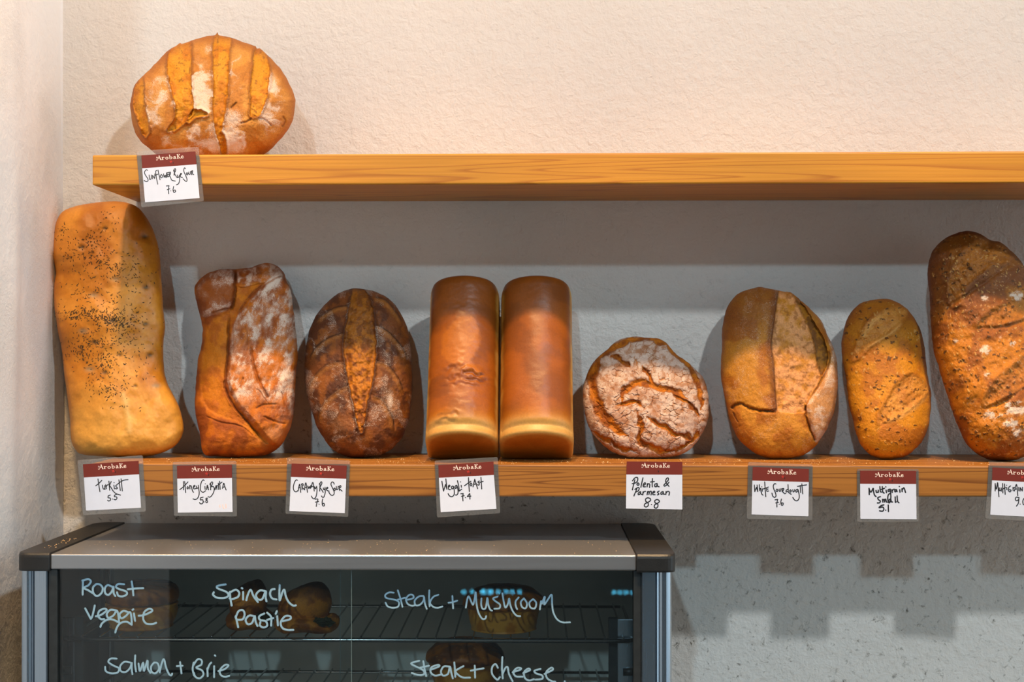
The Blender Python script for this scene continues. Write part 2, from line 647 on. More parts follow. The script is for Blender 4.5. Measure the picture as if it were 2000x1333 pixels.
def catmull(pts, closed=False, n=8):
    pts = np.asarray(pts, float)
    m = len(pts)
    if m < 3 and not closed:
        t = np.linspace(0, 1, n + 1)[:, None]
        return pts[0] * (1 - t) + pts[-1] * t
    out = []
    rng = range(m) if closed else range(m - 1)
    for i in rng:
        p0 = pts[(i - 1) % m] if closed or i > 0 else 2 * pts[0] - pts[1]
        p1 = pts[i]
        p2 = pts[(i + 1) % m]
        p3 = pts[(i + 2) % m] if closed or i + 2 < m else 2 * pts[-1] - pts[-2]
        for k in range(n):
            t = k / n
            out.append(0.5 * ((2 * p1) + (-p0 + p2) * t + (2 * p0 - 5 * p1 + 4 * p2 - p3) * t * t + (-p0 + 3 * p1 - 3 * p2 + p3) * t ** 3))
    if not closed:
        out.append(pts[-1])
    return np.array(out)


def d_line(u, v, pts, smooth=True):
    """distance to a polyline and the place along it (0..1)"""
    pts = catmull(pts, False, 5) if smooth else np.asarray(pts, float)
    best = np.full(u.shape, 1e9); where = np.zeros(u.shape); side = np.zeros(u.shape)
    m = len(pts) - 1
    for i in range(m):
        ax, ay = pts[i]; bx, by = pts[i + 1]
        ex, ey = bx - ax, by - ay
        l2 = ex * ex + ey * ey + 1e-9
        t = np.clip(((u - ax) * ex + (v - ay) * ey) / l2, 0, 1)
        dx, dy = u - ax - t * ex, v - ay - t * ey
        d = np.hypot(dx, dy)
        k = d < best
        best = np.where(k, d, best)
        where = np.where(k, (i + t) / m, where)
        side = np.where(k, ex * (v - ay) - ey * (u - ax), side)
    return best, where, np.sign(side)


def sd_poly(u, v, pts):
    """signed distance to a closed outline, negative inside"""
    pts = catmull(pts, True, 4)
    best = np.full(u.shape, 1e9); inside = np.zeros(u.shape, bool)
    m = len(pts)
    for i in range(m):
        ax, ay = pts[i]; bx, by = pts[(i + 1) % m]
        ex, ey = bx - ax, by - ay
        l2 = ex * ex + ey * ey + 1e-9
        t = np.clip(((u - ax) * ex + (v - ay) * ey) / l2, 0, 1)
        d = np.hypot(u - ax - t * ex, v - ay - t * ey)
        best = np.minimum(best, d)
        c = ((ay > v) != (by > v)) & (u < (bx - ax) * (v - ay) / (by - ay + 1e-12) + ax)
        inside ^= c
    return np.where(inside, -best, best)


def mix(c, d, f):
    f = np.clip(f, 0, 1)[:, None]
    return c * (1 - f) + np.asarray(d)[None, :] * f if np.ndim(d) == 1 else c * (1 - f) + d * f


def L3(*rgb):
    return np.array(lin(rgb))


def crop(ox, oy, s, pts):
    return [(ox + x / s, oy + y / s) for x, y in pts]


def np_mesh(name, verts, faces, cols, mat, parent=None, origin=(0, 0, 0), flour=None):
    me = bpy.data.meshes.new(name)
    o3 = np.array(origin)
    me.from_pydata((verts - o3).tolist(), [], faces)
    at = me.color_attributes.new('crust', 'FLOAT_COLOR', 'POINT')
    c4 = np.zeros((len(verts), 4), np.float32)
    if flour is not None:
        c4[:, 3] = np.clip(flour, 0, 1)
    lum = (cols @ np.array([.2126, .7152, .0722]))[:, None]
    c4[:, :3] = np.clip((lum + (cols - lum) * 1.12) * 0.82, 0.004, 1)
    at.data.foreach_set('color', c4.ravel())
    me.materials.append(mat)
    me.polygons.foreach_set('use_smooth', [True] * len(me.polygons))
    me.update()
    o = bpy.data.objects.new(name, me)
    o.location = origin
    return link(o, parent)


EYE_N = np.array(EYE)
FN, RN, UN = np.array(FWD), np.array(RGT), np.array(UP)
SURF = {}


def loaf(name, label, cat, outline, spine, Yc, tanL, Tf, Tb, feature, mat, top_fn, p=2.2, q=2.0,
         N=600, NR=160, NB=26, rugged=1.2, seed=1, group=None, hscale=1.0):
    """a domed loaf: the traced outline on a leaning plane, swelling towards the room, flat base to the wall"""
    out = catmull(outline, True, 10)
    seg = np.hypot(*(np.roll(out, -1, 0) - out).T)
    cum = np.concatenate([[0], np.cumsum(seg)])
    tt = np.linspace(0, cum[-1], N, endpoint=False)
    oc = np.vstack([out, out[:1]])
    ox = np.interp(tt, cum, oc[:, 0]); oy = np.interp(tt, cum, oc[:, 1])
    # rugged rim
    nx = np.roll(oy, -1) - np.roll(oy, 1); ny = -(np.roll(ox, -1) - np.roll(ox, 1))
    ln = np.hypot(nx, ny) + 1e-9
    jit = (fbm(ox, oy, 14, seed + 3, 3) - 0.5) * 2 * rugged
    ox += nx / ln * jit; oy += ny / ln * jit
    (ax, ay), (bx, by) = spine
    ex, ey = bx - ax, by - ay
    t = np.clip(((ox - ax) * ex + (oy - ay) * ey) / (ex * ex + ey * ey + 1e-9), 0, 1)
    sx, sy = ax + t * ex, ay + t * ey
    a = np.linspace(0, 1, NR)
    rf = np.sin(a * math.pi / 2)
    rb = np.sin(np.linspace(1, 0, NB + 1)[1:] * math.pi / 2)
    rr = np.concatenate([rf, rb])
    U = sx[None] + rr[:, None] * (ox - sx)[None]
    V = sy[None] + rr[:, None] * (oy - sy)[None]
    nrows = len(rr)
    front = np.arange(nrows) < NR
    dep = np.where(front, Tf * (np.clip(1 - rr ** p, 0, 1)) ** (1 / q), -Tb * (np.clip(1 - rr ** 5, 0, 1)) ** (1 / 2.5))
    u, v = U.ravel(), V.ravel()
    R = np.repeat(rr, N)
    isf = np.repeat(front, N)
    ft = feature(u, v, R)
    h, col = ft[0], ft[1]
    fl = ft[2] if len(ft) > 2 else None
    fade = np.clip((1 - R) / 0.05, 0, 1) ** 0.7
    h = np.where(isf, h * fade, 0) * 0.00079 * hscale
    depth = np.repeat(dep, N) + h
    # rays
    d = FN[None] + RN[None] * ((u - 1000) / F_PX)[:, None] + UN[None] * ((HORIZON - v) / F_PX)[:, None]
    k = int(np.argmax(oy))
    z0 = P(ox[k], oy[k], Yc).z
    tq = (Yc - EYE_N[1] + (EYE_N[2] - z0) * tanL) / (d[:, 1] - d[:, 2] * tanL)
    dn = d / np.linalg.norm(d, axis=1)[:, None]
    pos = EYE_N[None] + d * tq[:, None] - dn * depth[:, None]
    xm = 0.5 * (pos[:, 0].min() + pos[:, 0].max())
    dz = top_fn(xm) - pos[:, 2].min()
    pos[:, 2] += dz
    # the flat base never runs into the wall
    over = pos[:, 1].max() + 0.004
    if over > 0:
        pos[:, 1] = np.minimum(pos[:, 1], -0.004 - 0.0 * over)
    # weld the collapsed spine ends
    idx = np.arange(nrows * N).reshape(nrows, N)
    for row in (0, nrows - 1):
        for tv in (0.0, 1.0):
            ks = np.where(t == tv)[0]
            if len(ks):
                idx[row, ks] = idx[row, ks[0]]
    faces = []
    i0 = idx[:-1]; i1 = idx[1:]
    A = i0; B = np.roll(i0, -1, 1); C = np.roll(i1, -1, 1); D = i1
    quads = np.stack([A, D, C, B], -1).reshape(-1, 4)
    for qd in quads.tolist():
        s = []
        for w_ in qd:
            if w_ not in s: s.append(w_)
        if len(s) >= 3: faces.append(s)
    # outline runs clockwise or not: make the winding face the room
    area = np.sum(ox * np.roll(oy, -1) - np.roll(ox, -1) * oy)
    if area < 0:
        faces = [f[::-1] for f in faces]
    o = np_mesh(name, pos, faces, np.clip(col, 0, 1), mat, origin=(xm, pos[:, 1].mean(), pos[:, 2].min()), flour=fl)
    tag(o, label, cat, group)
    SURF[label] = (u[isf], v[isf], pos[isf])
    return o


# ------------------------------------------------------------------ loaf surfaces (photo pixel units)
def cut(u, v, poly, depth=5, lip=3, lipw=4, edge=3):
    """a baked-open score: sunken floor, raised lip; returns height, floor mask, rim mask"""
    n = (fbm(u, v, 9, 91, 3) - .5) * 5
    s = sd_poly(u, v, poly) + n
    floor = sst(edge, -edge, s)
    rim = np.exp(-((s - 1.5) / lipw) ** 2)
    h = -depth * floor + lip * rim
    return h, floor, rim, s


def sunflower(u, v, R):
    cr = lambda p: crop(0, 0, 3.1, p)
    h = (fbm(u, v, 40, 2, 4) - .5) * 10 + (fbm(u, v, 7, 3, 3) - .5) * 1.6
    base = mix(np.tile(L3(192, 124, 58), (len(u), 1)), L3(214, 150, 78), sst(.35, .65, fbm(u, v, 38, 4)))
    fl = sst(.26, .76, wfbm(u, v, 34, 8)) * sst(1.0, .72, R)
    grain = sst(.42, .62, fbm(u, v, 3.2, 9, 2))
    base = mix(base, L3(222, 172, 118), fl * .45)
    flour = fl * .9
    lowflour = np.exp(-(((u - 405) / 40) ** 2 + ((v - 283) / 13) ** 2)) + np.exp(-(((u - 455) / 26) ** 2 + ((v - 235) / 26) ** 2))
    flour = np.maximum(flour, np.clip(lowflour, 0, 1) * .85)
    polys = [
        cr([(1075, 262), (1150, 242), (1158, 350), (1156, 450), (1160, 560), (1172, 660), (1150, 720), (1060, 790), (1012, 800), (1058, 730), (1062, 650), (1040, 560), (1016, 450), (1012, 380), (1030, 320)]),
        cr([(1306, 215), (1392, 226), (1388, 350), (1382, 470), (1374, 600), (1360, 700), (1342, 790), (1366, 850), (1366, 940), (1342, 930), (1315, 830), (1290, 700), (1294, 540), (1290, 400)]),
        cr([(1545, 285), (1580, 290), (1625, 380), (1632, 470), (1612, 590), (1572, 700), (1545, 710), (1512, 700), (1516, 600), (1524, 450)]),
        cr([(862, 470), (872, 560), (876, 640), (892, 720), (900, 810), (880, 840), (850, 780), (826, 700), (806, 630), (812, 560), (832, 505)]),
        cr([(1160, 680), (1200, 668), (1248, 690), (1246, 705), (1190, 716), (1160, 740), (1130, 740)]),
    ]
    for i, pl in enumerate(polys):
        hh, f, rim, s = cut(u, v, pl, 6, 4.5, 3.2, 1.8)
        h = h + hh
        c = mix(np.tile(L3(226, 158, 66), (len(u), 1)), L3(204, 128, 44), sst(.35, .75, fbm(u, v, 14, 20 + i, 4)))
        c = mix(c, L3(130, 80, 32), sst(.72, .80, fbm(u, v, 5, 50 + i, 2)) * .6)
        base = mix(base, L3(122, 66, 24), rim * .65)
        base = mix(base, c, f)
        flour = flour * (1 - f)
        h = h + f * (fbm(u, v, 7, 60 + i, 3) - .5) * 3
    for ln in ([(1460, 752), (1500, 740), (1540, 712), (1570, 722), (1600, 730), (1640, 765)], [(1716, 715), (1728, 740), (1712, 770)], [(1400, 660), (1430, 630)]):
        d, _, _ = d_line(u, v, cr(ln))
        base = mix(base, L3(130, 74, 30), np.exp(-(d / 2.0) ** 2) * .8)
        h = h - 3 * np.exp(-(d / 2.0) ** 2)
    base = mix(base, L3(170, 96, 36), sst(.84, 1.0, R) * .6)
    return h, base, np.maximum(flour, .12)


def turkish(u, v, R):
    cr = lambda x, y: (80 + x / 2.4675, 380 + y / 2.4675)
    h = (fbm(u, v, 70, 11, 3) - .5) * 22 + (fbm(u, v, 22, 12, 3) - .5) * 5
    c = np.tile(L3(224, 154, 74), (len(u), 1))
    c = mix(c, L3(196, 124, 48), sst(.42, .68, fbm(u, v, 60, 13)))
    c = mix(c, L3(176, 104, 40), np.exp(-(((u - 275) / 40) ** 2 + ((v - 430) / 45) ** 2)) * .9)  # browner patch repeats the upper shelf's shade on the top right
    c = mix(c, L3(236, 186, 104), sst(740, 850, v + 20 * (fbm(u, v, 30, 15) - .5)) * .5)
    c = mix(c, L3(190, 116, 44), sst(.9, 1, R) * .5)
    for x, y, s in ((505, 450, 9), (500, 205, 9), (505, 625, 8), (525, 775, 8), (380, 775, 7), (310, 860, 8), (345, 610, 10), (310, 165, 7), (200, 255, 8), (455, 925, 5), (260, 715, 8)):
        a, b = cr(x, y)
        s *= .75
        g = np.exp(-(((u - a) / s) ** 2 + ((v - b) / (s * .7)) ** 2) * (0.6 + .8 * fbm(u, v, 4, 17)))
        c = mix(c, L3(70, 54, 30), g * .85)
        h = h - 3 * g
    for x, y in ((360, 410), (255, 488), (235, 845), (555, 925), (205, 660)):
        a, b = cr(x, y)
        g = np.exp(-(((u - a) / 9) ** 2 + ((v - b) / 5) ** 2))
        c = mix(c, L3(150, 138, 112), g * .7)
        h = h - 2.5 * g
    d, _, _ = d_line(u, v, [cr(395, 970), cr(415, 1050), cr(425, 1140)])
    c = mix(c, L3(244, 206, 140), np.exp(-(d / 6) ** 2) * .5)
    h = h + 2 * np.exp(-(d / 6) ** 2)
    return h, c


def ciabatta(u, v, R):
    cr = lambda p: crop(360, 480, 3.03, p)
    h = (fbm(u, v, 46, 21, 3) - .5) * 12 + (fbm(u, v, 11, 22, 3) - .5) * 3
    c = mix(np.tile(L3(196, 112, 46), (len(u), 1)), L3(150, 78, 34), sst(.4, .66, fbm(u, v, 26, 23)))
    flour_n = sst(.30, .74, wfbm(u, v, 18, 24))
    # trough of golden dough on the left
    tr = cr([(262, 395), (215, 410), (160, 450), (120, 560), (105, 700), (95, 830), (120, 950), (200, 1010), (330, 1060), (440, 1150), (500, 1175), (470, 1120), (350, 1030), (270, 930), (240, 830), (250, 700), (262, 560), (300, 420), (380, 300), (450, 230), (400, 215), (330, 250), (285, 350)])
    s = sd_poly(u, v, tr) + (fbm(u, v, 10, 26) - .5) * 5
    f = sst(3, -5, s)
    fl_poly = cr([(345, 370), (290, 470), (265, 620), (250, 800), (300, 930), (390, 1040), (500, 1165), (560, 1180), (640, 1060), (655, 900), (680, 650), (660, 450), (640, 260), (600, 180), (560, 150), (470, 225), (410, 300)])
    sf = sd_poly(u, v, fl_poly) + (fbm(u, v, 12, 27) - .5) * 4
    ff = sst(1.5, -2.5, sf)
    h = h + 13 * sst(2, -9, sf) - 4 * f
    c = mix(c, L3(210, 128, 46), f * .9)
    c = mix(c, L3(172, 92, 34), f * sst(.5, .7, fbm(u, v, 22, 28)) * .7)
    streak = sst(.28, .74, fbm(u * 1.3 + v * .35, v * .8, 20, 29, 5, .6))
    fade_low = sst(850, 740, v)
    c = mix(c, L3(206, 166, 142), ff * streak * (.30 + .45 * fade_low) * .8)
    flour = ff * (streak * .55 + flour_n * .35) * (.35 + .6 * fade_low) * 1.0
    lump = cr([(70, 260), (120, 180), (200, 145), (290, 145), (296, 250), (290, 340), (240, 390), (160, 420), (100, 420), (75, 350)])
    sl = sd_poly(u, v, lump) + (fbm(u, v, 10, 31) - .5) * 4
    lf = sst(2, -3, sl)
    h = h + 8 * sst(2, -9, sl)
    c = mix(c, L3(136, 72, 38), lf * .75)
    c = mix(c, L3(186, 140, 116), lf * flour_n * .45)
    flour = np.maximum(flour, lf * flour_n * .55)
    tl = cr([(320, 150), (400, 130), (490, 105), (560, 130), (590, 170), (500, 215), (420, 235), (330, 250), (310, 200)])
    st = sst(2, -3, sd_poly(u, v, tl))
    h = h + 5 * st
    c = mix(c, L3(200, 156, 130), st * flour_n * .5)
    flour = np.maximum(flour, st * flour_n * .6)
    # creases
    for ln, wd, dp in (
            ([(305, 140), (300, 240), (292, 340), (268, 390)], 2.6, 9),
            ([(268, 390), (262, 520), (258, 650), (250, 740), (240, 830), (262, 900), (300, 960), (370, 1040), (440, 1120), (495, 1172)], 2.6, 8),
            ([(590, 180), (540, 195), (490, 225), (420, 270), (350, 350), (315, 430)], 2.0, 4),
            ([(160, 405), (215, 385), (270, 375)], 2.2, 4),
            ([(395, 590), (405, 690), (440, 800), (485, 880), (495, 910)], 3.0, 6),
            ([(420, 970), (470, 945), (560, 940)], 1.6, 4), ([(465, 1010), (540, 1045), (615, 1060)], 1.8, 4),
            ([(575, 860), (590, 920), (600, 960)], 1.5, 3), ([(350, 780), (330, 850)], 1.5, 3), ([(360, 470), (375, 540), (370, 600)], 1.4, 2),
            ([(120, 1010), (220, 1050), (330, 1070), (420, 1140)], 1.6, 3), ([(430, 850), (450, 870), (500, 940)], 1.4, 3)):
        d, w_, _ = d_line(u + (fbm(u, v, 9, 33) - .5) * 4, v, cr(ln))
        g = np.exp(-(d / wd) ** 2) * sst(0, .1, w_) * sst(1.0, .85, w_)
        h = h - dp * g
        c = mix(c, L3(112, 56, 20), g * (.75 if dp > 5 else .22))
        flour = flour * (1 - g * .6)
    d, _, _ = d_line(u, v, cr([(410, 620), (430, 740), (460, 830)]))
    c = mix(c, L3(190, 104, 40), np.exp(-(d / 6) ** 2) * .8)
    h = h + (fbm(u * .7 + v * .4, v * .5 - u * .2, 12, 36, 4) - .5) * 6 * ff
    c = mix(c, L3(206, 138, 74), np.exp(-(((u - 520) / 30) ** 2 + ((v - 855) / 24) ** 2)) * .4)
    return h, c, flour + .08


def caraway(u, v, R):
    cr = lambda p: crop(360, 480, 3.03, p)
    h = (fbm(u, v, 40, 41, 3) - .5) * 6 + (fbm(u, v, 6, 42, 3) - .5) * 2
    c = mix(np.tile(L3(126, 72, 36), (len(u), 1)), L3(92, 50, 26), sst(.42, .62, fbm(u, v, 24, 43)))
    c = mix(c, L3(160, 96, 46), sst(.5, .7, fbm(u, v, 18, 44)) * .7)
    speck = sst(.5, .66, fbm(u, v, 2.6, 45, 2))
    patch = sst(.32, .68, wfbm(u, v, 30, 46))
    flour = patch * .45 + .08
    g = np.exp(-(((u - 762) / 10) ** 2 + ((v - 782) / 26) ** 2)) + .5 * np.exp(-(((u - 660) / 20) ** 2 + ((v - 830) / 20) ** 2))
    flour = np.maximum(flour, np.clip(g, 0, 1) * .8)
    c = mix(c, L3(176, 122, 72), np.clip(g, 0, 1) * .5)
    # leaf-like side scores, each a step
    for ln in ([(985, 350), (900, 362), (820, 405), (770, 450)], [(955, 510), (860, 540), (780, 600), (735, 680)],
               [(960, 690), (880, 690), (800, 735), (740, 820), (725, 880)], [(1000, 820), (930, 840), (850, 900), (800, 980), (795, 1070)],
               [(1115, 300), (1190, 320), (1260, 400), (1300, 470)], [(1130, 460), (1210, 510), (1290, 600), (1325, 690)],
               [(1120, 680), (1200, 700), (1270, 790), (1300, 870)], [(1105, 880), (1170, 910), (1225, 1000), (1245, 1110)]):
        d, w_, sd = d_line(u + (fbm(u, v, 10, 47) - .5) * 3, v, cr(ln))
        m = sst(0, .12, w_) * sst(1, .8, w_)
        sg = sd if ln[0][0] > 1050 else -sd
        h = h + m * (np.exp(-(d / 9)) * sg * 4.5)
        c = mix(c, L3(64, 34, 16), np.exp(-(d / 2.4) ** 2) * m * .8)
        c = mix(c, L3(178, 118, 62), np.exp(-((d - 5) / 4) ** 2) * (sg > 0) * m * .55)
    pl = cr([(1000, 250), (975, 380), (950, 520), (946, 620), (958, 730), (985, 860), (1008, 960), (1030, 1070), (1050, 1100), (1075, 1000), (1085, 900), (1108, 820), (1126, 700), (1132, 560), (1122, 440), (1105, 330), (1065, 262)])
    hh, f, rim, s = cut(u, v, pl, 5, 4, 3.4, 2)
    h = h + hh + f * ((fbm(u, v, 8, 48, 3) - .5) * 6) + 7 * f * sst(0, -20, s)
    cc = mix(np.tile(L3(198, 124, 52), (len(u), 1)), L3(140, 80, 32), sst(.4, .66, fbm(u, v, 9, 49, 4)))
    cc = mix(cc, L3(112, 68, 32), sst(720, 610, v + 20 * (fbm(u, v, 20, 50) - .5)) * .55)  # open score darkened above the upper shelf's shadow edge
    c = mix(c, L3(70, 36, 16), rim * .8)
    c = mix(c, cc, f)
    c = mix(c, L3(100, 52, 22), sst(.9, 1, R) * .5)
    return h, c, flour * (1 - f)


def polenta(u, v, R):
    cr = lambda p: crop(1120, 540, 3.507, p)
    uu = u + (fbm(u, v, 14, 61, 3) - .5) * 12
    vv = v + (fbm(u, v, 14, 62, 3) - .5) * 12
    h = (fbm(u, v, 40, 63, 3) - .5) * 7 + (fbm(u, v, 6, 64, 3) - .5) * 1.8
    gold = mix(np.tile(L3(196, 118, 44), (len(u), 1)), L3(150, 82, 30), sst(.4, .66, fbm(u, v, 15, 65)))
    flour = mix(np.tile(L3(218, 188, 170), (len(u), 1)), L3(186, 138, 108), sst(.42, .66, fbm(u, v, 9, 66, 4)))
    crack = np.zeros(len(u))
    hd = np.zeros(len(u))
    for ln, wd in (([(185, 560), (135, 640), (128, 740), (160, 860), (220, 960), (290, 1030), (370, 1085)], 12),
                   ([(330, 860), (360, 770), (450, 715), (560, 740), (680, 770), (790, 830)], 7.5),
                   ([(480, 600), (530, 680), (550, 740)], 5),
                   ([(620, 440), (680, 510), (760, 570), (830, 670), (870, 780), (880, 900)], 6.5),
                   ([(150, 570), (270, 480), (400, 425), (520, 420), (640, 460)], 7),
                   ([(250, 540), (340, 570), (380, 600)], 6),
                   ([(440, 930), (470, 1030), (440, 1090), (500, 1150), (620, 1190), (700, 1180)], 6.5),
                   ([(500, 960), (600, 1010), (680, 1060), (760, 1085), (815, 1105)], 6.5),
                   ([(300, 870), (420, 850), (470, 880)], 4.5),
                   ([(690, 800), (800, 870), (870, 960)], 4.5),
                   ([(120, 1050), (250, 1120), (330, 1170), (420, 1180)], 4.5),
                   ([(700, 1190), (800, 1120), (870, 1040)], 4)):
        d, w_, _ = d_line(uu, vv, cr(ln))
        t = sst(0, .15, w_) * sst(1, .85, w_) * .7 + .3
        crack = np.maximum(crack, sst(wd * t * 1.05, wd * t * .55, d))
        hd = np.maximum(hd, np.exp(-(d / (wd * .8)) ** 2) * t)
    f1, f2, idv = voronoi(uu * 1.0 + 3 * fbm(u, v, 5, 67), vv * 1.35, 15, 68)
    fine = sst(.10, .02, f2 - f1) * sst(.40, .55, fbm(u, v, 18, 69))
    crackfine = np.maximum(crack, fine * .7)
    c = mix(flour, gold, crackfine)
    dark = sst(.52, .72, fbm(u, v, 20, 70)) * (1 - crack)
    c = mix(c, L3(168, 112, 78), dark * .6)
    rim = crack * (1 - crack) * 4
    c = mix(c, L3(126, 68, 28), rim * .5)
    h = h - 8 * hd - 2.2 * fine
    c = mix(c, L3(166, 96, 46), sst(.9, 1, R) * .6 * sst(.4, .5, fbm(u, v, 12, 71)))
    return h, c, (1 - crackfine) * .5 * sst(.3, .6, fbm(u, v, 16, 72)) + .1


def white(u, v, R):
    cr = lambda p: crop(1120, 540, 3.507, p)
    h = (fbm(u, v, 44, 81, 3) - .5) * 7 + (fbm(u, v, 6, 82, 3) - .5) * 1.6
    c = mix(np.tile(L3(208, 142, 64), (len(u), 1)), L3(180, 110, 46), sst(.4, .64, fbm(u, v, 34, 83)))
    c = mix(c, L3(128, 74, 36), sst(690, 600, v + .25 * (u - 1480) + 24 * (fbm(u, v, 26, 84) - .5)) * .75)  # painted shade: crust darker on the top that the upper shelf shades
    speck = sst(.5, .68, fbm(u, v, 2.8, 85, 2))
    flour = .18 + .26 * sst(.34, .70, wfbm(u, v, 26, 85))
    # right flap, dusted with flour
    fp = cr([(1500, 110), (1560, 160), (1640, 250), (1700, 330), (1745, 450), (1765, 540), (1740, 640), (1690, 740), (1600, 870), (1605, 960), (1640, 1090), (1665, 1140), (1740, 1060), (1790, 920), (1820, 740), (1810, 560), (1760, 400), (1660, 250), (1560, 140)])
    sf = sd_poly(u, v, fp)
    ff = sst(1.5, -2, sf)
    h = h + 9 * sst(2, -9, sf)
    c = mix(c, L3(206, 152, 108), ff * .7)
    flour = np.maximum(flour, ff * (.35 + .35 * sst(.30, .70, wfbm(u, v, 20, 87))))
    pl = cr([(1410, 95), (1390, 220), (1368, 360), (1352, 480), (1372, 560), (1380, 660), (1384, 780), (1392, 880), (1420, 930), (1580, 930), (1596, 868), (1650, 770), (1690, 680), (1660, 520), (1640, 420), (1600, 320), (1540, 190), (1490, 112)])
    s = sd_poly(u, v, pl) + (fbm(u, v, 8, 88, 3) - .5) * 3
    f = sst(1.5, -1.5, s)
    cc = mix(np.tile(L3(232, 166, 112), (len(u), 1)), L3(204, 138, 64), sst(.35, .75, fbm(u, v, 12, 89, 4)))
    h = h - 4 * f + f * ((fbm(u, v * 1.1, 13, 90, 4) - .5) * 7)
    cc = mix(cc, L3(150, 92, 44), f * sst(.60, .70, fbm(u * 1.1, v * 1.1, 9, 96, 4)) * .6)
    c = mix(c, cc, f)
    flour = flour * (1 - f)
    # ear: the left crust stands proud of the open crumb
    d, w_, sd = d_line(u + (fbm(u, v, 8, 92) - .5) * 3, v, cr([(1400, 92), (1385, 200), (1368, 330), (1352, 470), (1365, 560), (1372, 700), (1380, 800), (1390, 900)]))
    left = (u < 1120 + 1400 / 3.507)
    h = h + np.where(u < np.interp(v, *zip(*[(b, a) for a, b in cr([(1400, 92), (1368, 330), (1352, 470), (1372, 700), (1390, 900)])])), 6 * np.exp(-d / 14), 0)
    c = mix(c, L3(92, 50, 24), np.exp(-((d) / 3.0) ** 2) * .85)
    c = mix(c, L3(120, 66, 30), np.exp(-((d - 5) / 5.0) ** 2) * (u < 1120 + 1390 / 3.507) * (f < .5) * .7)
    cav = cr([(1505, 125), (1560, 170), (1630, 280), (1690, 380), (1735, 480), (1745, 560), (1715, 650), (1690, 670), (1660, 560), (1640, 440), (1600, 330), (1550, 240)])
    sc = sd_poly(u, v, cav) + (fbm(u, v, 6, 93, 3) - .5) * 4
    fc = sst(1.5, -2.5, sc)
    h = h - 13 * fc
    c = mix(c, mix(np.tile(L3(112, 70, 28), (len(u), 1)), L3(168, 112, 44), sst(.42, .62, fbm(u, v, 10, 97))), fc * .9)
    flour = flour * (1 - fc)
    for ln, wd, dp in (([(1082, 912), (1095, 888), (1150, 872), (1215, 905), (1300, 918), (1400, 925)], 3.0, 9),
                       ([(1590, 880), (1590, 950), (1610, 1020), (1640, 1090), (1660, 1130)], 2.0, 6),
                       ([(1745, 500), (1755, 560), (1735, 640), (1680, 740), (1610, 850)], 1.6, 4),
                       ([(1090, 930), (1110, 970), (1130, 1000)], 1.6, 3)):
        d, w_, _ = d_line(u + (fbm(u, v, 7, 94) - .5) * 4, v + (fbm(u, v, 7, 95) - .5) * 5, cr(ln))
        g = np.exp(-(d / wd) ** 2) * sst(0, .06, w_) * sst(1, .9, w_)
        h = h - dp * g
        c = mix(c, L3(122, 68, 26), g * .8)
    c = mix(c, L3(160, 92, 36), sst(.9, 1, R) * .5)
    return h, c, flour


def seeded(u, v, c, seed, dens=.72):
    wu = u + (fbm(u, v, 5, seed + 20, 3) - .5) * 9
    wv = v + (fbm(u, v, 5, seed + 21, 3) - .5) * 9
    f1, _, idv = voronoi(wu * .8 + wv * .25, wv * 1.25, 9.5, seed)
    size = .10 + .22 * ((idv * 37.0) % 1.0)
    g = sst(size + .07, size - .05, f1) * (idv > dens)
    c = mix(c, L3(74, 46, 22), g * .85)
    f1, _, idv = voronoi(wu * 1.3, wv * .9 - wu * .3, 8, seed + 9)
    size = .08 + .18 * ((idv * 53.0) % 1.0)
    g2 = sst(size + .07, size - .05, f1) * (idv > .80)
    c = mix(c, L3(228, 180, 112), g2 * .65)
    return c, g + .6 * g2


def small_multi(u, v, R):
    cr = lambda p: crop(1600, 430, 2.72, p)
    h = (fbm(u, v, 40, 101, 3) - .5) * 5 + (fbm(u, v, 6, 102, 3) - .5) * 1.6
    c = mix(np.tile(L3(220, 148, 60), (len(u), 1)), L3(192, 118, 46), sst(.4, .64, fbm(u, v, 34, 103)))
    c = mix(c, L3(140, 80, 34), sst(700, 620, v + 20 * (fbm(u, v, 26, 104) - .5)) * .6)  # shade of the upper shelf put into the upper crust's colour
    for i, pl in enumerate((cr([(470, 475), (440, 540), (380, 590), (300, 640), (230, 700), (178, 742), (200, 680), (222, 610), (270, 540), (330, 490), (400, 462)]),
                            cr([(520, 830), (585, 900), (560, 930), (480, 1000), (400, 1050), (330, 1085), (315, 1060), (345, 975), (400, 890), (470, 820)]))):
        hh, f, rim, s = cut(u, v, pl, 2.5, 3, 5, 5)
        h = h + hh + f * (fbm(u, v, 8, 110 + i, 3) - .5) * 5
        cc = mix(np.tile(L3(214, 152, 84), (len(u), 1)), L3(196, 130, 66), sst(.35, .72, fbm(u, v, 9, 112 + i, 4)))
        c = mix(c, L3(150, 84, 34), rim * .4)
        c = mix(c, cc, f * .7)
    d, w_, _ = d_line(u, v, cr([(330, 1090), (430, 1045), (520, 985), (590, 915)]))
    h = h - 4 * np.exp(-(d / 4) ** 2)
    for q in ([(330, 1085), (430, 1045), (520, 985), (590, 910)], [(215, 700), (300, 650), (400, 590), (445, 535)], [(225, 640), (270, 560), (340, 495)]):
        d, w_, _ = d_line(u + (fbm(u, v, 8, 118) - .5) * 6, v, cr(q))
        g5 = np.exp(-(d / 4.5) ** 2) * sst(0, .2, w_) * sst(1, .8, w_)
        h = h + 3 * g5
        c = mix(c, L3(228, 172, 104), g5 * .6)
    c, g = seeded(u, v, c, 120)
    h = h + g * 1.2
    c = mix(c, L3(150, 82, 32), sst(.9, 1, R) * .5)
    return h, c


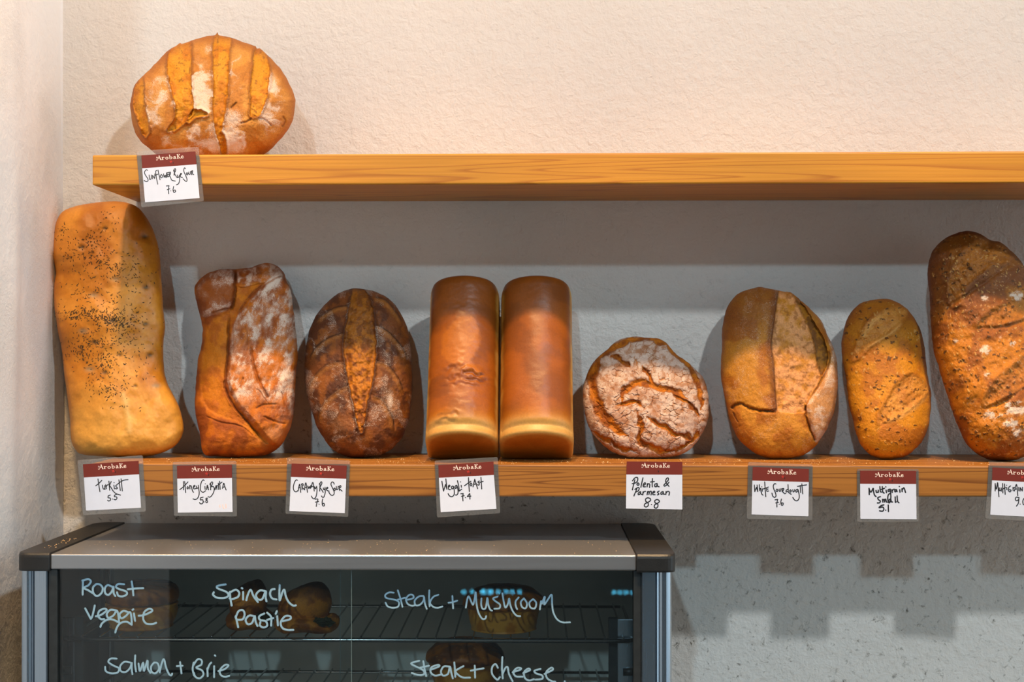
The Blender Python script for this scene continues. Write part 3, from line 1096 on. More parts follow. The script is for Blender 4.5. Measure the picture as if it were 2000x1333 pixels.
def big_multi(u, v, R):
    cr = lambda p: crop(1600, 430, 2.72, p)
    h = (fbm(u, v, 50, 131, 3) - .5) * 8 + (fbm(u, v, 8, 132, 3) - .5) * 2.2
    c = mix(np.tile(L3(204, 128, 50), (len(u), 1)), L3(160, 92, 38), sst(.4, .62, fbm(u, v, 36, 133)))
    c = mix(c, L3(104, 58, 30), sst(650, 560, v + .35 * (u - 1900) + 24 * (fbm(u, v, 26, 134) - .5)) * .7)  # crust colour darkened over the part in the upper shelf's shadow
    for i, pl in enumerate((cr([(1000, 150), (1002, 215), (930, 235), (850, 290), (790, 350), (740, 430), (705, 450), (690, 380), (700, 290), (750, 190), (820, 120), (900, 105)]),
                            cr([(1180, 400), (1150, 480), (1060, 520), (960, 555), (850, 560), (860, 525), (950, 460), (1080, 415)]),
                            cr([(1180, 700), (1150, 830), (1060, 900), (970, 940), (890, 980), (880, 950), (920, 870), (1010, 790), (1090, 730)]))):
        hh, f, rim, s = cut(u, v, pl, 3, 3.5, 6, 6)
        h = h + hh + f * (fbm(u, v, 8, 140 + i, 3) - .5) * 7
        cc = mix(np.tile(L3(194, 124, 60), (len(u), 1)), L3(160, 98, 44), sst(.35, .72, fbm(u, v, 9, 142 + i, 4)))
        c = mix(c, L3(120, 68, 30), rim * .3)
        c = mix(c, cc, f * .75)
    for ln in ([(690, 460), (780, 400), (880, 330), (1000, 240)], [(850, 575), (960, 570), (1080, 540), (1180, 500)], [(890, 1000), (990, 960), (1080, 900), (1180, 850)]):
        d, w_, _ = d_line(u, v, cr(ln))
        h = h - 5 * np.exp(-(d / 4) ** 2)
    h = h + 9 * np.exp(-(((u - cr([(960, 150)])[0][0]) / 26) ** 2 + ((v - cr([(960, 160)])[0][1]) / 20) ** 2))
    h = h + (fbm(u, v, 16, 137, 4) - .5) * 6
    c, g = seeded(u, v, c, 150, .70)
    h = h + g * 1.6
    flour = .15 + .2 * sst(.5, .7, fbm(u, v, 18, 138))
    for x, y, s in ((878, 695, 11), (1032, 655, 8), (922, 1040, 13), (1048, 1000, 16), (890, 822, 7), (1045, 402, 10), (880, 415, 6), (1020, 1080, 14), (960, 620, 4), (800, 960, 8), (720, 640, 5), (1060, 1130, 9)):
        a, b = 1600 + x / 2.72, 430 + y / 2.72
        q = np.exp(-(((u - a) / (s * 1.5)) ** 2 + ((v - b) / (s * 1.1)) ** 2)) * (-.55 + 2.9 * fbm(u * .8 + v * .4, v, 9, 160, 5, .65))
        c = mix(c, L3(226, 188, 152), sst(.22, .95, q) * .6)
        flour = np.maximum(flour, sst(.10, .9, q) * .85)
    f1, _, idv = voronoi(u + (fbm(u, v, 5, 172) - .5) * 8, v * 1.2 + (fbm(u, v, 5, 173) - .5) * 8, 9, 171)
    c = mix(c, L3(210, 160, 114), sst(.22, .1, f1) * (idv > .72) * .7)
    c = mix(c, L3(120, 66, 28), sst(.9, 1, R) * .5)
    return h, c, flour


O_SUN = crop(0, 0, 3.1, [(900, 905), (830, 830), (800, 740), (788, 650), (795, 590), (820, 515), (880, 452), (940, 390), (1010, 318), (1066, 284), (1090, 266), (1104, 270), (1160, 250), (1240, 228), (1298, 217), (1317, 200), (1330, 220), (1390, 230), (1470, 258), (1534, 280), (1548, 284), (1558, 300), (1575, 298), (1610, 332), (1680, 400), (1740, 490), (1780, 580), (1788, 640), (1770, 740), (1730, 810), (1680, 870), (1600, 940), (1490, 985), (1340, 998), (1150, 992), (980, 955)])
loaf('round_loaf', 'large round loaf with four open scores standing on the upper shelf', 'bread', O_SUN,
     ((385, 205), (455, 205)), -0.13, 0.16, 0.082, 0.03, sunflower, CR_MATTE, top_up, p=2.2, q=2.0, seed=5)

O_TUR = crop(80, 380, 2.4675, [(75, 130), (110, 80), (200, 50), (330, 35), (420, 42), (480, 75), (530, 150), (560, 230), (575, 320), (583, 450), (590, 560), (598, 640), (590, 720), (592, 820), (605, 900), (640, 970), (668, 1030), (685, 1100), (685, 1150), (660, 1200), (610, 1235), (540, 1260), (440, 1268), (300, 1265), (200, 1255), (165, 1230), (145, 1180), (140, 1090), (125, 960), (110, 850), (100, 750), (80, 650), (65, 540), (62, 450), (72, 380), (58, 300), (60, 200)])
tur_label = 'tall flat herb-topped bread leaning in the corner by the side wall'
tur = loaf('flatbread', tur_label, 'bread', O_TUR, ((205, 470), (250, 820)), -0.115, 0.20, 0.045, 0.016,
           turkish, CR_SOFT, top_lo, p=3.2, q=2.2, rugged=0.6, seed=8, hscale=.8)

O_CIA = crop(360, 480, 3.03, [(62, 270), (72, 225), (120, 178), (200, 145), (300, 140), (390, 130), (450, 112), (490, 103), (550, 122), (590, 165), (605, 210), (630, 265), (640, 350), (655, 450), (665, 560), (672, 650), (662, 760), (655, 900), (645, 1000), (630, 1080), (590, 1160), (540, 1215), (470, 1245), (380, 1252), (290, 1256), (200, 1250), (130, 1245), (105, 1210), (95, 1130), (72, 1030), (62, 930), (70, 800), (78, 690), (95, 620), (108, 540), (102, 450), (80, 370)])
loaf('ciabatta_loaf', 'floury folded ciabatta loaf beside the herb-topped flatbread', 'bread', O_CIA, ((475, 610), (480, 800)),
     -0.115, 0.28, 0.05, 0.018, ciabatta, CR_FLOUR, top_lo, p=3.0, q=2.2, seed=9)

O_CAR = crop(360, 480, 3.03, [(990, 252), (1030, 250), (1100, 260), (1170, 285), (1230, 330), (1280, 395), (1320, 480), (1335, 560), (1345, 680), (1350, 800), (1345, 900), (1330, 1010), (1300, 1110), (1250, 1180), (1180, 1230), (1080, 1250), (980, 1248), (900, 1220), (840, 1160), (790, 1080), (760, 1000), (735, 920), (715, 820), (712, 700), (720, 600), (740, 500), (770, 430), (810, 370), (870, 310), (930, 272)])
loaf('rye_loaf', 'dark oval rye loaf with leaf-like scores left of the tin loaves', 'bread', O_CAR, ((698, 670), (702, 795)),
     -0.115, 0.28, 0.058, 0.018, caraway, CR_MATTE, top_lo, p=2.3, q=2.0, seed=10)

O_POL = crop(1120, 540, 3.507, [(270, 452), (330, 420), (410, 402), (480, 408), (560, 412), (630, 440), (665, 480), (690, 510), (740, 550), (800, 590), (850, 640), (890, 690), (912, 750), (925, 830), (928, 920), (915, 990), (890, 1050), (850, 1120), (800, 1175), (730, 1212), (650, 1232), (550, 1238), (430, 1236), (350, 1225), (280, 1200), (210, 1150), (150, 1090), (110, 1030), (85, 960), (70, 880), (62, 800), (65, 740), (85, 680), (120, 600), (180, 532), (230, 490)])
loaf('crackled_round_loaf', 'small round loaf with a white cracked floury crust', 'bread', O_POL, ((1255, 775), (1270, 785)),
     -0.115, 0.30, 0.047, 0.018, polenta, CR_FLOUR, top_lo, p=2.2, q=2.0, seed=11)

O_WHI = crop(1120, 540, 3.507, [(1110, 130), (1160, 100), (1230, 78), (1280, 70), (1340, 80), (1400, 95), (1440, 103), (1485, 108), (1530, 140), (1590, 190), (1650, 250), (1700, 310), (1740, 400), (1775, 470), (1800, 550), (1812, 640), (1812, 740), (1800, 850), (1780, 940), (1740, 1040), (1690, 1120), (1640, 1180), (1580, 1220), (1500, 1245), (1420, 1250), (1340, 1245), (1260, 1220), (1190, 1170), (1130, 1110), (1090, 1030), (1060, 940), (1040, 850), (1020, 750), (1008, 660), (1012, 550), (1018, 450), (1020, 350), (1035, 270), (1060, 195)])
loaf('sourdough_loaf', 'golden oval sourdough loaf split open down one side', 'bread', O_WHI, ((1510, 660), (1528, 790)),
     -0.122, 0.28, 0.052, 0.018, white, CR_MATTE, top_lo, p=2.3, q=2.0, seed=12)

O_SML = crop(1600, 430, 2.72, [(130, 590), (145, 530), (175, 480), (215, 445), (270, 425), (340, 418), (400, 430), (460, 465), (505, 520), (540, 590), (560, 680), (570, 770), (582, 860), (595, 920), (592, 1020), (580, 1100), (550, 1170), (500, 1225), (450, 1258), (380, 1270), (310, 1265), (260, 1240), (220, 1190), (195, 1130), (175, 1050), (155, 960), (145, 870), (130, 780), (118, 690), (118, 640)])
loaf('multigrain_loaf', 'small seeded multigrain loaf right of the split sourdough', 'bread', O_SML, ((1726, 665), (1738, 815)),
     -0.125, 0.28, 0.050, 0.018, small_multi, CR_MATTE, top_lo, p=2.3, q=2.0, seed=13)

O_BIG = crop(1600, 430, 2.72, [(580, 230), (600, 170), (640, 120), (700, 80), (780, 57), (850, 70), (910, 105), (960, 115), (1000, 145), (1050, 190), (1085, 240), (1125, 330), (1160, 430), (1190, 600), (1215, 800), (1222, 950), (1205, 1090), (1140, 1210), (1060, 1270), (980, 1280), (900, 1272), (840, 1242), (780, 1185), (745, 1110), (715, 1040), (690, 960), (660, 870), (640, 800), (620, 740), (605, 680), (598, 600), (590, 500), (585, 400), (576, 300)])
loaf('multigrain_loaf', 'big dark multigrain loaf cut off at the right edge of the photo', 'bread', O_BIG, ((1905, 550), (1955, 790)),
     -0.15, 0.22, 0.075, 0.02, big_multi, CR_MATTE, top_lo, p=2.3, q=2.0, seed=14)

# herbs and seeds scattered over the flatbread
su, sv, spos = SURF[tur_label]
kd = kdtree.KDTree(len(su))
for i in range(len(su)):
    kd.insert((su[i], sv[i], 0), i)
kd.balance()
clusters = [(150, 585, 45, 22, 70), (215, 570, 40, 22, 50), (345, 608, 60, 26, 120), (290, 590, 50, 20, 50), (230, 235, 45, 35, 60), (290, 310, 60, 45, 60), (360, 350, 60, 45, 50),
            (190, 765, 45, 38, 80), (300, 810, 50, 35, 70), (310, 930, 70, 35, 70), (260, 715, 70, 22, 60), (380, 660, 70, 60, 80), (100, 175, 25, 30, 25), (150, 290, 50, 40, 40),
            (330, 130, 40, 50, 25), (460, 370, 60, 60, 30), (240, 480, 120, 60, 60), (420, 600, 60, 40, 45), (300, 700, 200, 160, 150), (300, 400, 200, 200, 120), (380, 1000, 60, 50, 20), (450, 830, 80, 60, 30)]
hv, hf = [], []
for cx, cy, rx, ry, n in clusters:
    for _ in range(n):
        x = 80 + (cx + rnd.gauss(0, rx * .75)) / 2.4675
        y = 380 + (cy + rnd.gauss(0, ry * .75)) / 2.4675
        _, i, dist = kd.find((x, y, 0))
        if dist > 2.5: continue
        p = Vector(spos[i])
        toward = (EYE - p).normalized()
        p += toward * 0.0005
        a = rnd.uniform(0, math.pi)
        ln = rnd.uniform(.0012, .0033); wd = rnd.uniform(.00035, .0007)
        e1 = Vector((math.cos(a), 0.2 * math.sin(a * 3), math.sin(a))).normalized()
        e2 = toward.cross(e1).normalized()
        b0 = len(hv)
        hv += [p + e1 * ln, p + e2 * wd, p - e1 * ln * .9 + e2 * wd * rnd.uniform(-1, 1), p - e2 * wd, p + toward * .0005, p - toward * .0004]
        for f in ((0, 1, 4), (1, 2, 4), (2, 3, 4), (3, 0, 4), (1, 0, 5), (2, 1, 5), (3, 2, 5), (0, 3, 5)):
            hf.append([b0 + q for q in f])
herb = mesh_obj('herb_topping', hv, hf, M_SEED, tur)
tag(herb, 'dark dried herbs and seeds', kind='stuff')


# ------------------------------------------------------------------ tin loaves
def tin_loaf(x0b, x1b, label, seed, wrinkle):
    th = math.radians(24.5)
    T, b, L = 0.083, 0.036, 0.268
    yb = -0.128
    pa, pb = P(x0b, 880, -0.19), P(x1b, 880, -0.19)
    xc = (pa.x + pb.x) / 2
    hw = (pb.x - pa.x) / 2
    z0 = top_lo(xc)
    # section outline, counter-clockwise seen from the bottom end: (a, w)
    M = 200
    ang = np.linspace(0, 2 * math.pi, M, endpoint=False)
    e = 10.0
    ca, sa = np.cos(ang), np.sin(ang)
    rr = (np.abs(ca) ** e + np.abs(sa) ** e) ** (-1 / e)
    sa_, sw_ = rr * ca * hw, T / 2 + rr * sa * T / 2
    up = sst(T * .55, T, sw_)
    sw_ = sw_ + b * up * (np.clip(1 - (sa_ / hw) ** 2, 0, 1)) ** .62
    sa_ = sa_ * (1 - 0.035 * sst(T * .7, T * 1.05, sw_))
    rows = []
    for s, l in ((0.0, -0.001), (.3, -.001), (.6, -.0005), (.85, 0), (.94, .001), (.975, .003), (.992, .0065)):
        rows.append((s, l))
    for l in np.linspace(.014, L - .016, 130):
        rows.append((1.0, l))
    for s, l in ((.99, L - .010), (.965, L - .005), (.92, L - .0015), (.8, L), (.5, L + .001), (.2, L + .001), (0, L + .001)):
        rows.append((s, l))
    S = np.array([r[0] for r in rows]); Lr = np.array([r[1] for r in rows])
    ca0, cw0 = 0.0, T * .52
    A = ca0 + S[:, None] * (sa_ - ca0)[None]
    W = cw0 + S[:, None] * (sw_ - cw0)[None]
    Lm = np.repeat(Lr[:, None], M, 1)
    body = (S == 1.0)[:, None]
    crown = sst(T * .93, T * 1.06, W)
    # waist just above the bottom end where the crown pulled away from the tin
    waist = np.exp(-((Lm - .014) / .006) ** 2) * crown
    W = W - waist * .006
    endflare = 1 + .025 * np.exp(-(Lm / .022) ** 2) + .012 * (fbm(Lm * 1000, A * 200, 30, seed) - .5)
    A = A * endflare
    un, vn = A.ravel() * 1266, Lm.ravel() * 1266
    hgt = (fbm(un, vn, 70, seed + 1, 2) - .5) * .004 + (fbm(un, vn * 1.6, 12, seed + 2, 3) - .5) * (.0009 if wrinkle else .0004)
    wr = np.zeros_like(hgt)
    cols = np.tile(L3(160, 88, 30), (len(un), 1))
    cols = mix(cols, L3(136, 74, 26), sst(.4, .66, fbm(un, vn, 50, seed + 3)))
    cols = mix(cols, L3(98, 54, 22), sst(.62 * L * 1266, L * 1266, vn) * .6)  # top end browner from baking, and darkened to deepen the shelf's shade
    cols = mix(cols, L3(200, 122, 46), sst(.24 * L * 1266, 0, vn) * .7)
    if wrinkle:
        # blistered skin patch and a fold
        patch = sd_poly(un, vn, [(-34, 215), (10, 245), (30, 222), (34, 180), (20, 150), (44, 118), (20, 122), (-14, 140), (-38, 165)])
        pm = sst(3, -4, patch + (fbm(un, vn, 10, seed + 4) - .5) * 10)
        cols = mix(cols, L3(186, 108, 48), pm * .8)
        wu = un + (fbm(un, vn, 12, seed + 11, 3) - .5) * 14
        wv = vn + (fbm(un, vn, 10, seed + 12, 3) - .5) * 12
        for ln, wd, dp in (([(-4, 120), (16, 127), (30, 121), (44, 125)], 3.4, .0024), ([(10, 114), (30, 110), (48, 116)], 3.0, .0018), ([(-34, 110), (-8, 116), (18, 112)], 4.0, .0014), ([(-50, 20), (-30, 28), (-10, 22)], 3, .0016),
                           ([(-40, 132), (-10, 136), (10, 140)], 3.5, .0010), ([(-45, 98), (0, 102), (40, 96)], 3.5, .0008), ([(-50, 34), (-28, 40), (4, 36)], 3, .0010)):
            d, w_, _ = d_line(wu, wv, ln)
            g = np.exp(-(d / wd) ** 2) * sst(0, .15, w_) * sst(1, .85, w_)
            wr -= dp * g
            wr += dp * .8 * np.exp(-((d - 5) / 4) ** 2) * sst(0, .15, w_) * sst(1, .85, w_) * (wv > np.interp(wu, [p[0] for p in ln], [p[1] for p in ln]))
            cols = mix(cols, L3(104, 50, 32), g * (.7 if dp > .0015 else .3))
        wr += (fbm(un * .5, vn * 1.4, 9, seed + 13, 4) - .5) * .0018 * np.exp(-((vn - 125) / 45) ** 2)
    cr_ = crown.ravel()
    side = mix(np.tile(L3(226, 178, 104), (len(un), 1)), L3(206, 146, 74), sst(.4, .7, fbm(un, vn, 18, seed + 6)))
    edge = sst(T * .90, T * 1.10, W.ravel() + (fbm(un, vn, 20, seed + 7) - .5) * .012)
    colsA = mix(side, cols, edge)
    pale = np.exp(-((Lm.ravel() - .014) / .013) ** 2)
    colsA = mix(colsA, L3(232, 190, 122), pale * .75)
    Sm = np.repeat(S[:, None], M, 1).ravel()
    endc = mix(np.tile(L3(190, 116, 52), (len(un), 1)), L3(206, 134, 66), sst(.35, .7, fbm(A.ravel() * 500, W.ravel() * 2600, 26, seed + 8)))
    endc = mix(endc, L3(228, 182, 112), sst(.80, .98, Sm) * .85)
    isend = (Lm.ravel() < .006)
    colsA = np.where(isend[:, None], endc, colsA)
    W = W + ((hgt + wr).reshape(W.shape)) * crown * body
    a, l, w_ = A.ravel(), Lm.ravel(), W.ravel()
    pos = np.stack([xc + a, yb + l * math.sin(th) - w_ * math.cos(th), z0 + l * math.cos(th) + w_ * math.sin(th)], -1)
    pos[:, 2] += z0 - pos[:, 2].min()
    n = len(rows)
    idx = np.arange(n * M).reshape(n, M)
    idx[0, :] = idx[0, 0]
    idx[-1, :] = idx[-1, 0]
    A_, B_, C_, D_ = idx[:-1], np.roll(idx[:-1], -1, 1), np.roll(idx[1:], -1, 1), idx[1:]
    faces = []
    for qd in np.stack([A_, B_, C_, D_], -1).reshape(-1, 4).tolist():
        s = []
        for q_ in qd:
            if q_ not in s: s.append(q_)
        if len(s) >= 3: faces.append(s)
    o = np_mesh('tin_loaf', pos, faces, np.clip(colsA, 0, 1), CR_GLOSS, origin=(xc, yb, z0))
    tag(o, label, 'bread', 'tin loaves standing side by side')
    return o


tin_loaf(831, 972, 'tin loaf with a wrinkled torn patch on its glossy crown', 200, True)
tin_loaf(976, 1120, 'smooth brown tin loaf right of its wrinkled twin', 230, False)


# ------------------------------------------------------------------ writing
def ribbon(strokes, mapper, normal, width, wscale=None, rng=None):
    """pen strokes as slightly domed ribbons lying on a surface; stroke points may carry a width factor"""
    vs, fs = [], []
    nrm = Vector(normal)
    for st in strokes:
        arr = np.array([(p[0], p[1], p[2] if len(p) > 2 else 1.0) for p in st], float)
        if len(arr) == 1:
            arr = np.vstack([arr, arr + np.array([[2, 1, 0]])])
        cv = catmull(arr, False, 7) if len(arr) > 2 else catmull(arr, False, 3)
        pts = [mapper(x, y) for x, y, _ in cv]
        ws = [max(.25, w_) * width for _, _, w_ in cv]
        m = len(pts)
        ring = []
        for i, p in enumerate(pts):
            t = (pts[min(i + 1, m - 1)] - pts[max(i - 1, 0)])
            if t.length < 1e-9: t = Vector((1, 0, 0))
            t.normalize()
            s = nrm.cross(t).normalized() * (ws[i] / 2)
            b0 = len(vs)
            vs += [p + s, p + nrm * 0.00012, p - s]
            ring.append(b0)
            if i in (0, m - 1):
                # rounded pen tip
                c0 = len(vs)
                k = 8
                vs.append(p + nrm * 0.00010)
                e = (-t if i == 0 else t) * (ws[i] / 2)
                for j in range(k + 1):
                    an = math.pi * j / k
                    vs.append(p + s * math.cos(an) + e * math.sin(an))
                for j in range(k):
                    f = [c0, c0 + 1 + j, c0 + 2 + j]
                    fs.append(f[::-1] if i == 0 else f)
        for i in range(m - 1):
            a, b = ring[i], ring[i + 1]
            fs.append([a, a + 1, b + 1, b])
            fs.append([a + 1, a + 2, b + 2, b + 1])
    return vs, fs


LOGO = [
    [(540, 236, .9), (552, 276, 1.25), (566, 312, 1.4), (572, 326, 1.2)], [(541, 240, .5), (522, 285, .5), (506, 318, .6), (494, 332, .6), (480, 330, .6), (478, 318, .6)],
    [(478, 286, .6), (500, 284, .6), (524, 290, .6), (556, 294, .6)], [(482, 270, .6), (494, 264, .6), (502, 276, .6)], [(556, 328, .6), (588, 328, .6)],
    [(609, 280, 1.2), (609, 324, 1.2)], [(595, 328, .6), (626, 328, .6)], [(596, 278, .55), (612, 278, .6)], [(616, 294, .7), (630, 281, .9), (648, 285, .9)],
    [(702, 281, .6), (682, 290, 1.0), (678, 306, 1.25), (686, 322, .9), (702, 328, .6), (720, 320, 1.0), (726, 304, 1.25), (718, 288, .9), (702, 281, .6)],
    [(764, 242, 1.1), (764, 322, 1.1)], [(751, 242, .6), (768, 242, .6)], [(768, 292, .7), (788, 281, .7), (806, 292, 1.1), (808, 306, 1.2), (798, 322, .9), (780, 328, .6), (764, 322, .6)],
    [(846, 288, .7), (862, 279, .8), (878, 286, 1.0), (882, 318, 1.1), (896, 327, .6)], [(880, 300, .6), (858, 302, .7), (844, 314, 1.0), (852, 326, .9), (868, 326, .7), (880, 316, .6)],
    [(930, 242, 1.2), (930, 326, 1.2)], [(915, 242, .6), (936, 242, .6)], [(916, 328, .6), (946, 328, .6)], [(936, 290, .6), (954, 266, .6), (966, 252, .7), (978, 250, .7)], [(960, 236, .6), (972, 244, .7)],
    [(944, 284, .7), (962, 308, 1.0), (978, 324, .9), (996, 328, .6)],
    [(1012, 306, .6), (1046, 300, .6), (1044, 286, .8), (1030, 280, .7), (1012, 290, 1.0), (1008, 308, 1.2), (1018, 324, .9), (1036, 328, .7), (1056, 318, .6)],
]
EMBLEM = [[(755, 372), (790, 400)], [(790, 366), (775, 392), (768, 410)], [(800, 380), (806, 404)], [(776, 362), (790, 378)]]
SPOT = [[(816, 396, 1.0), (826, 408, 1.3), (826, 424, .7)]]

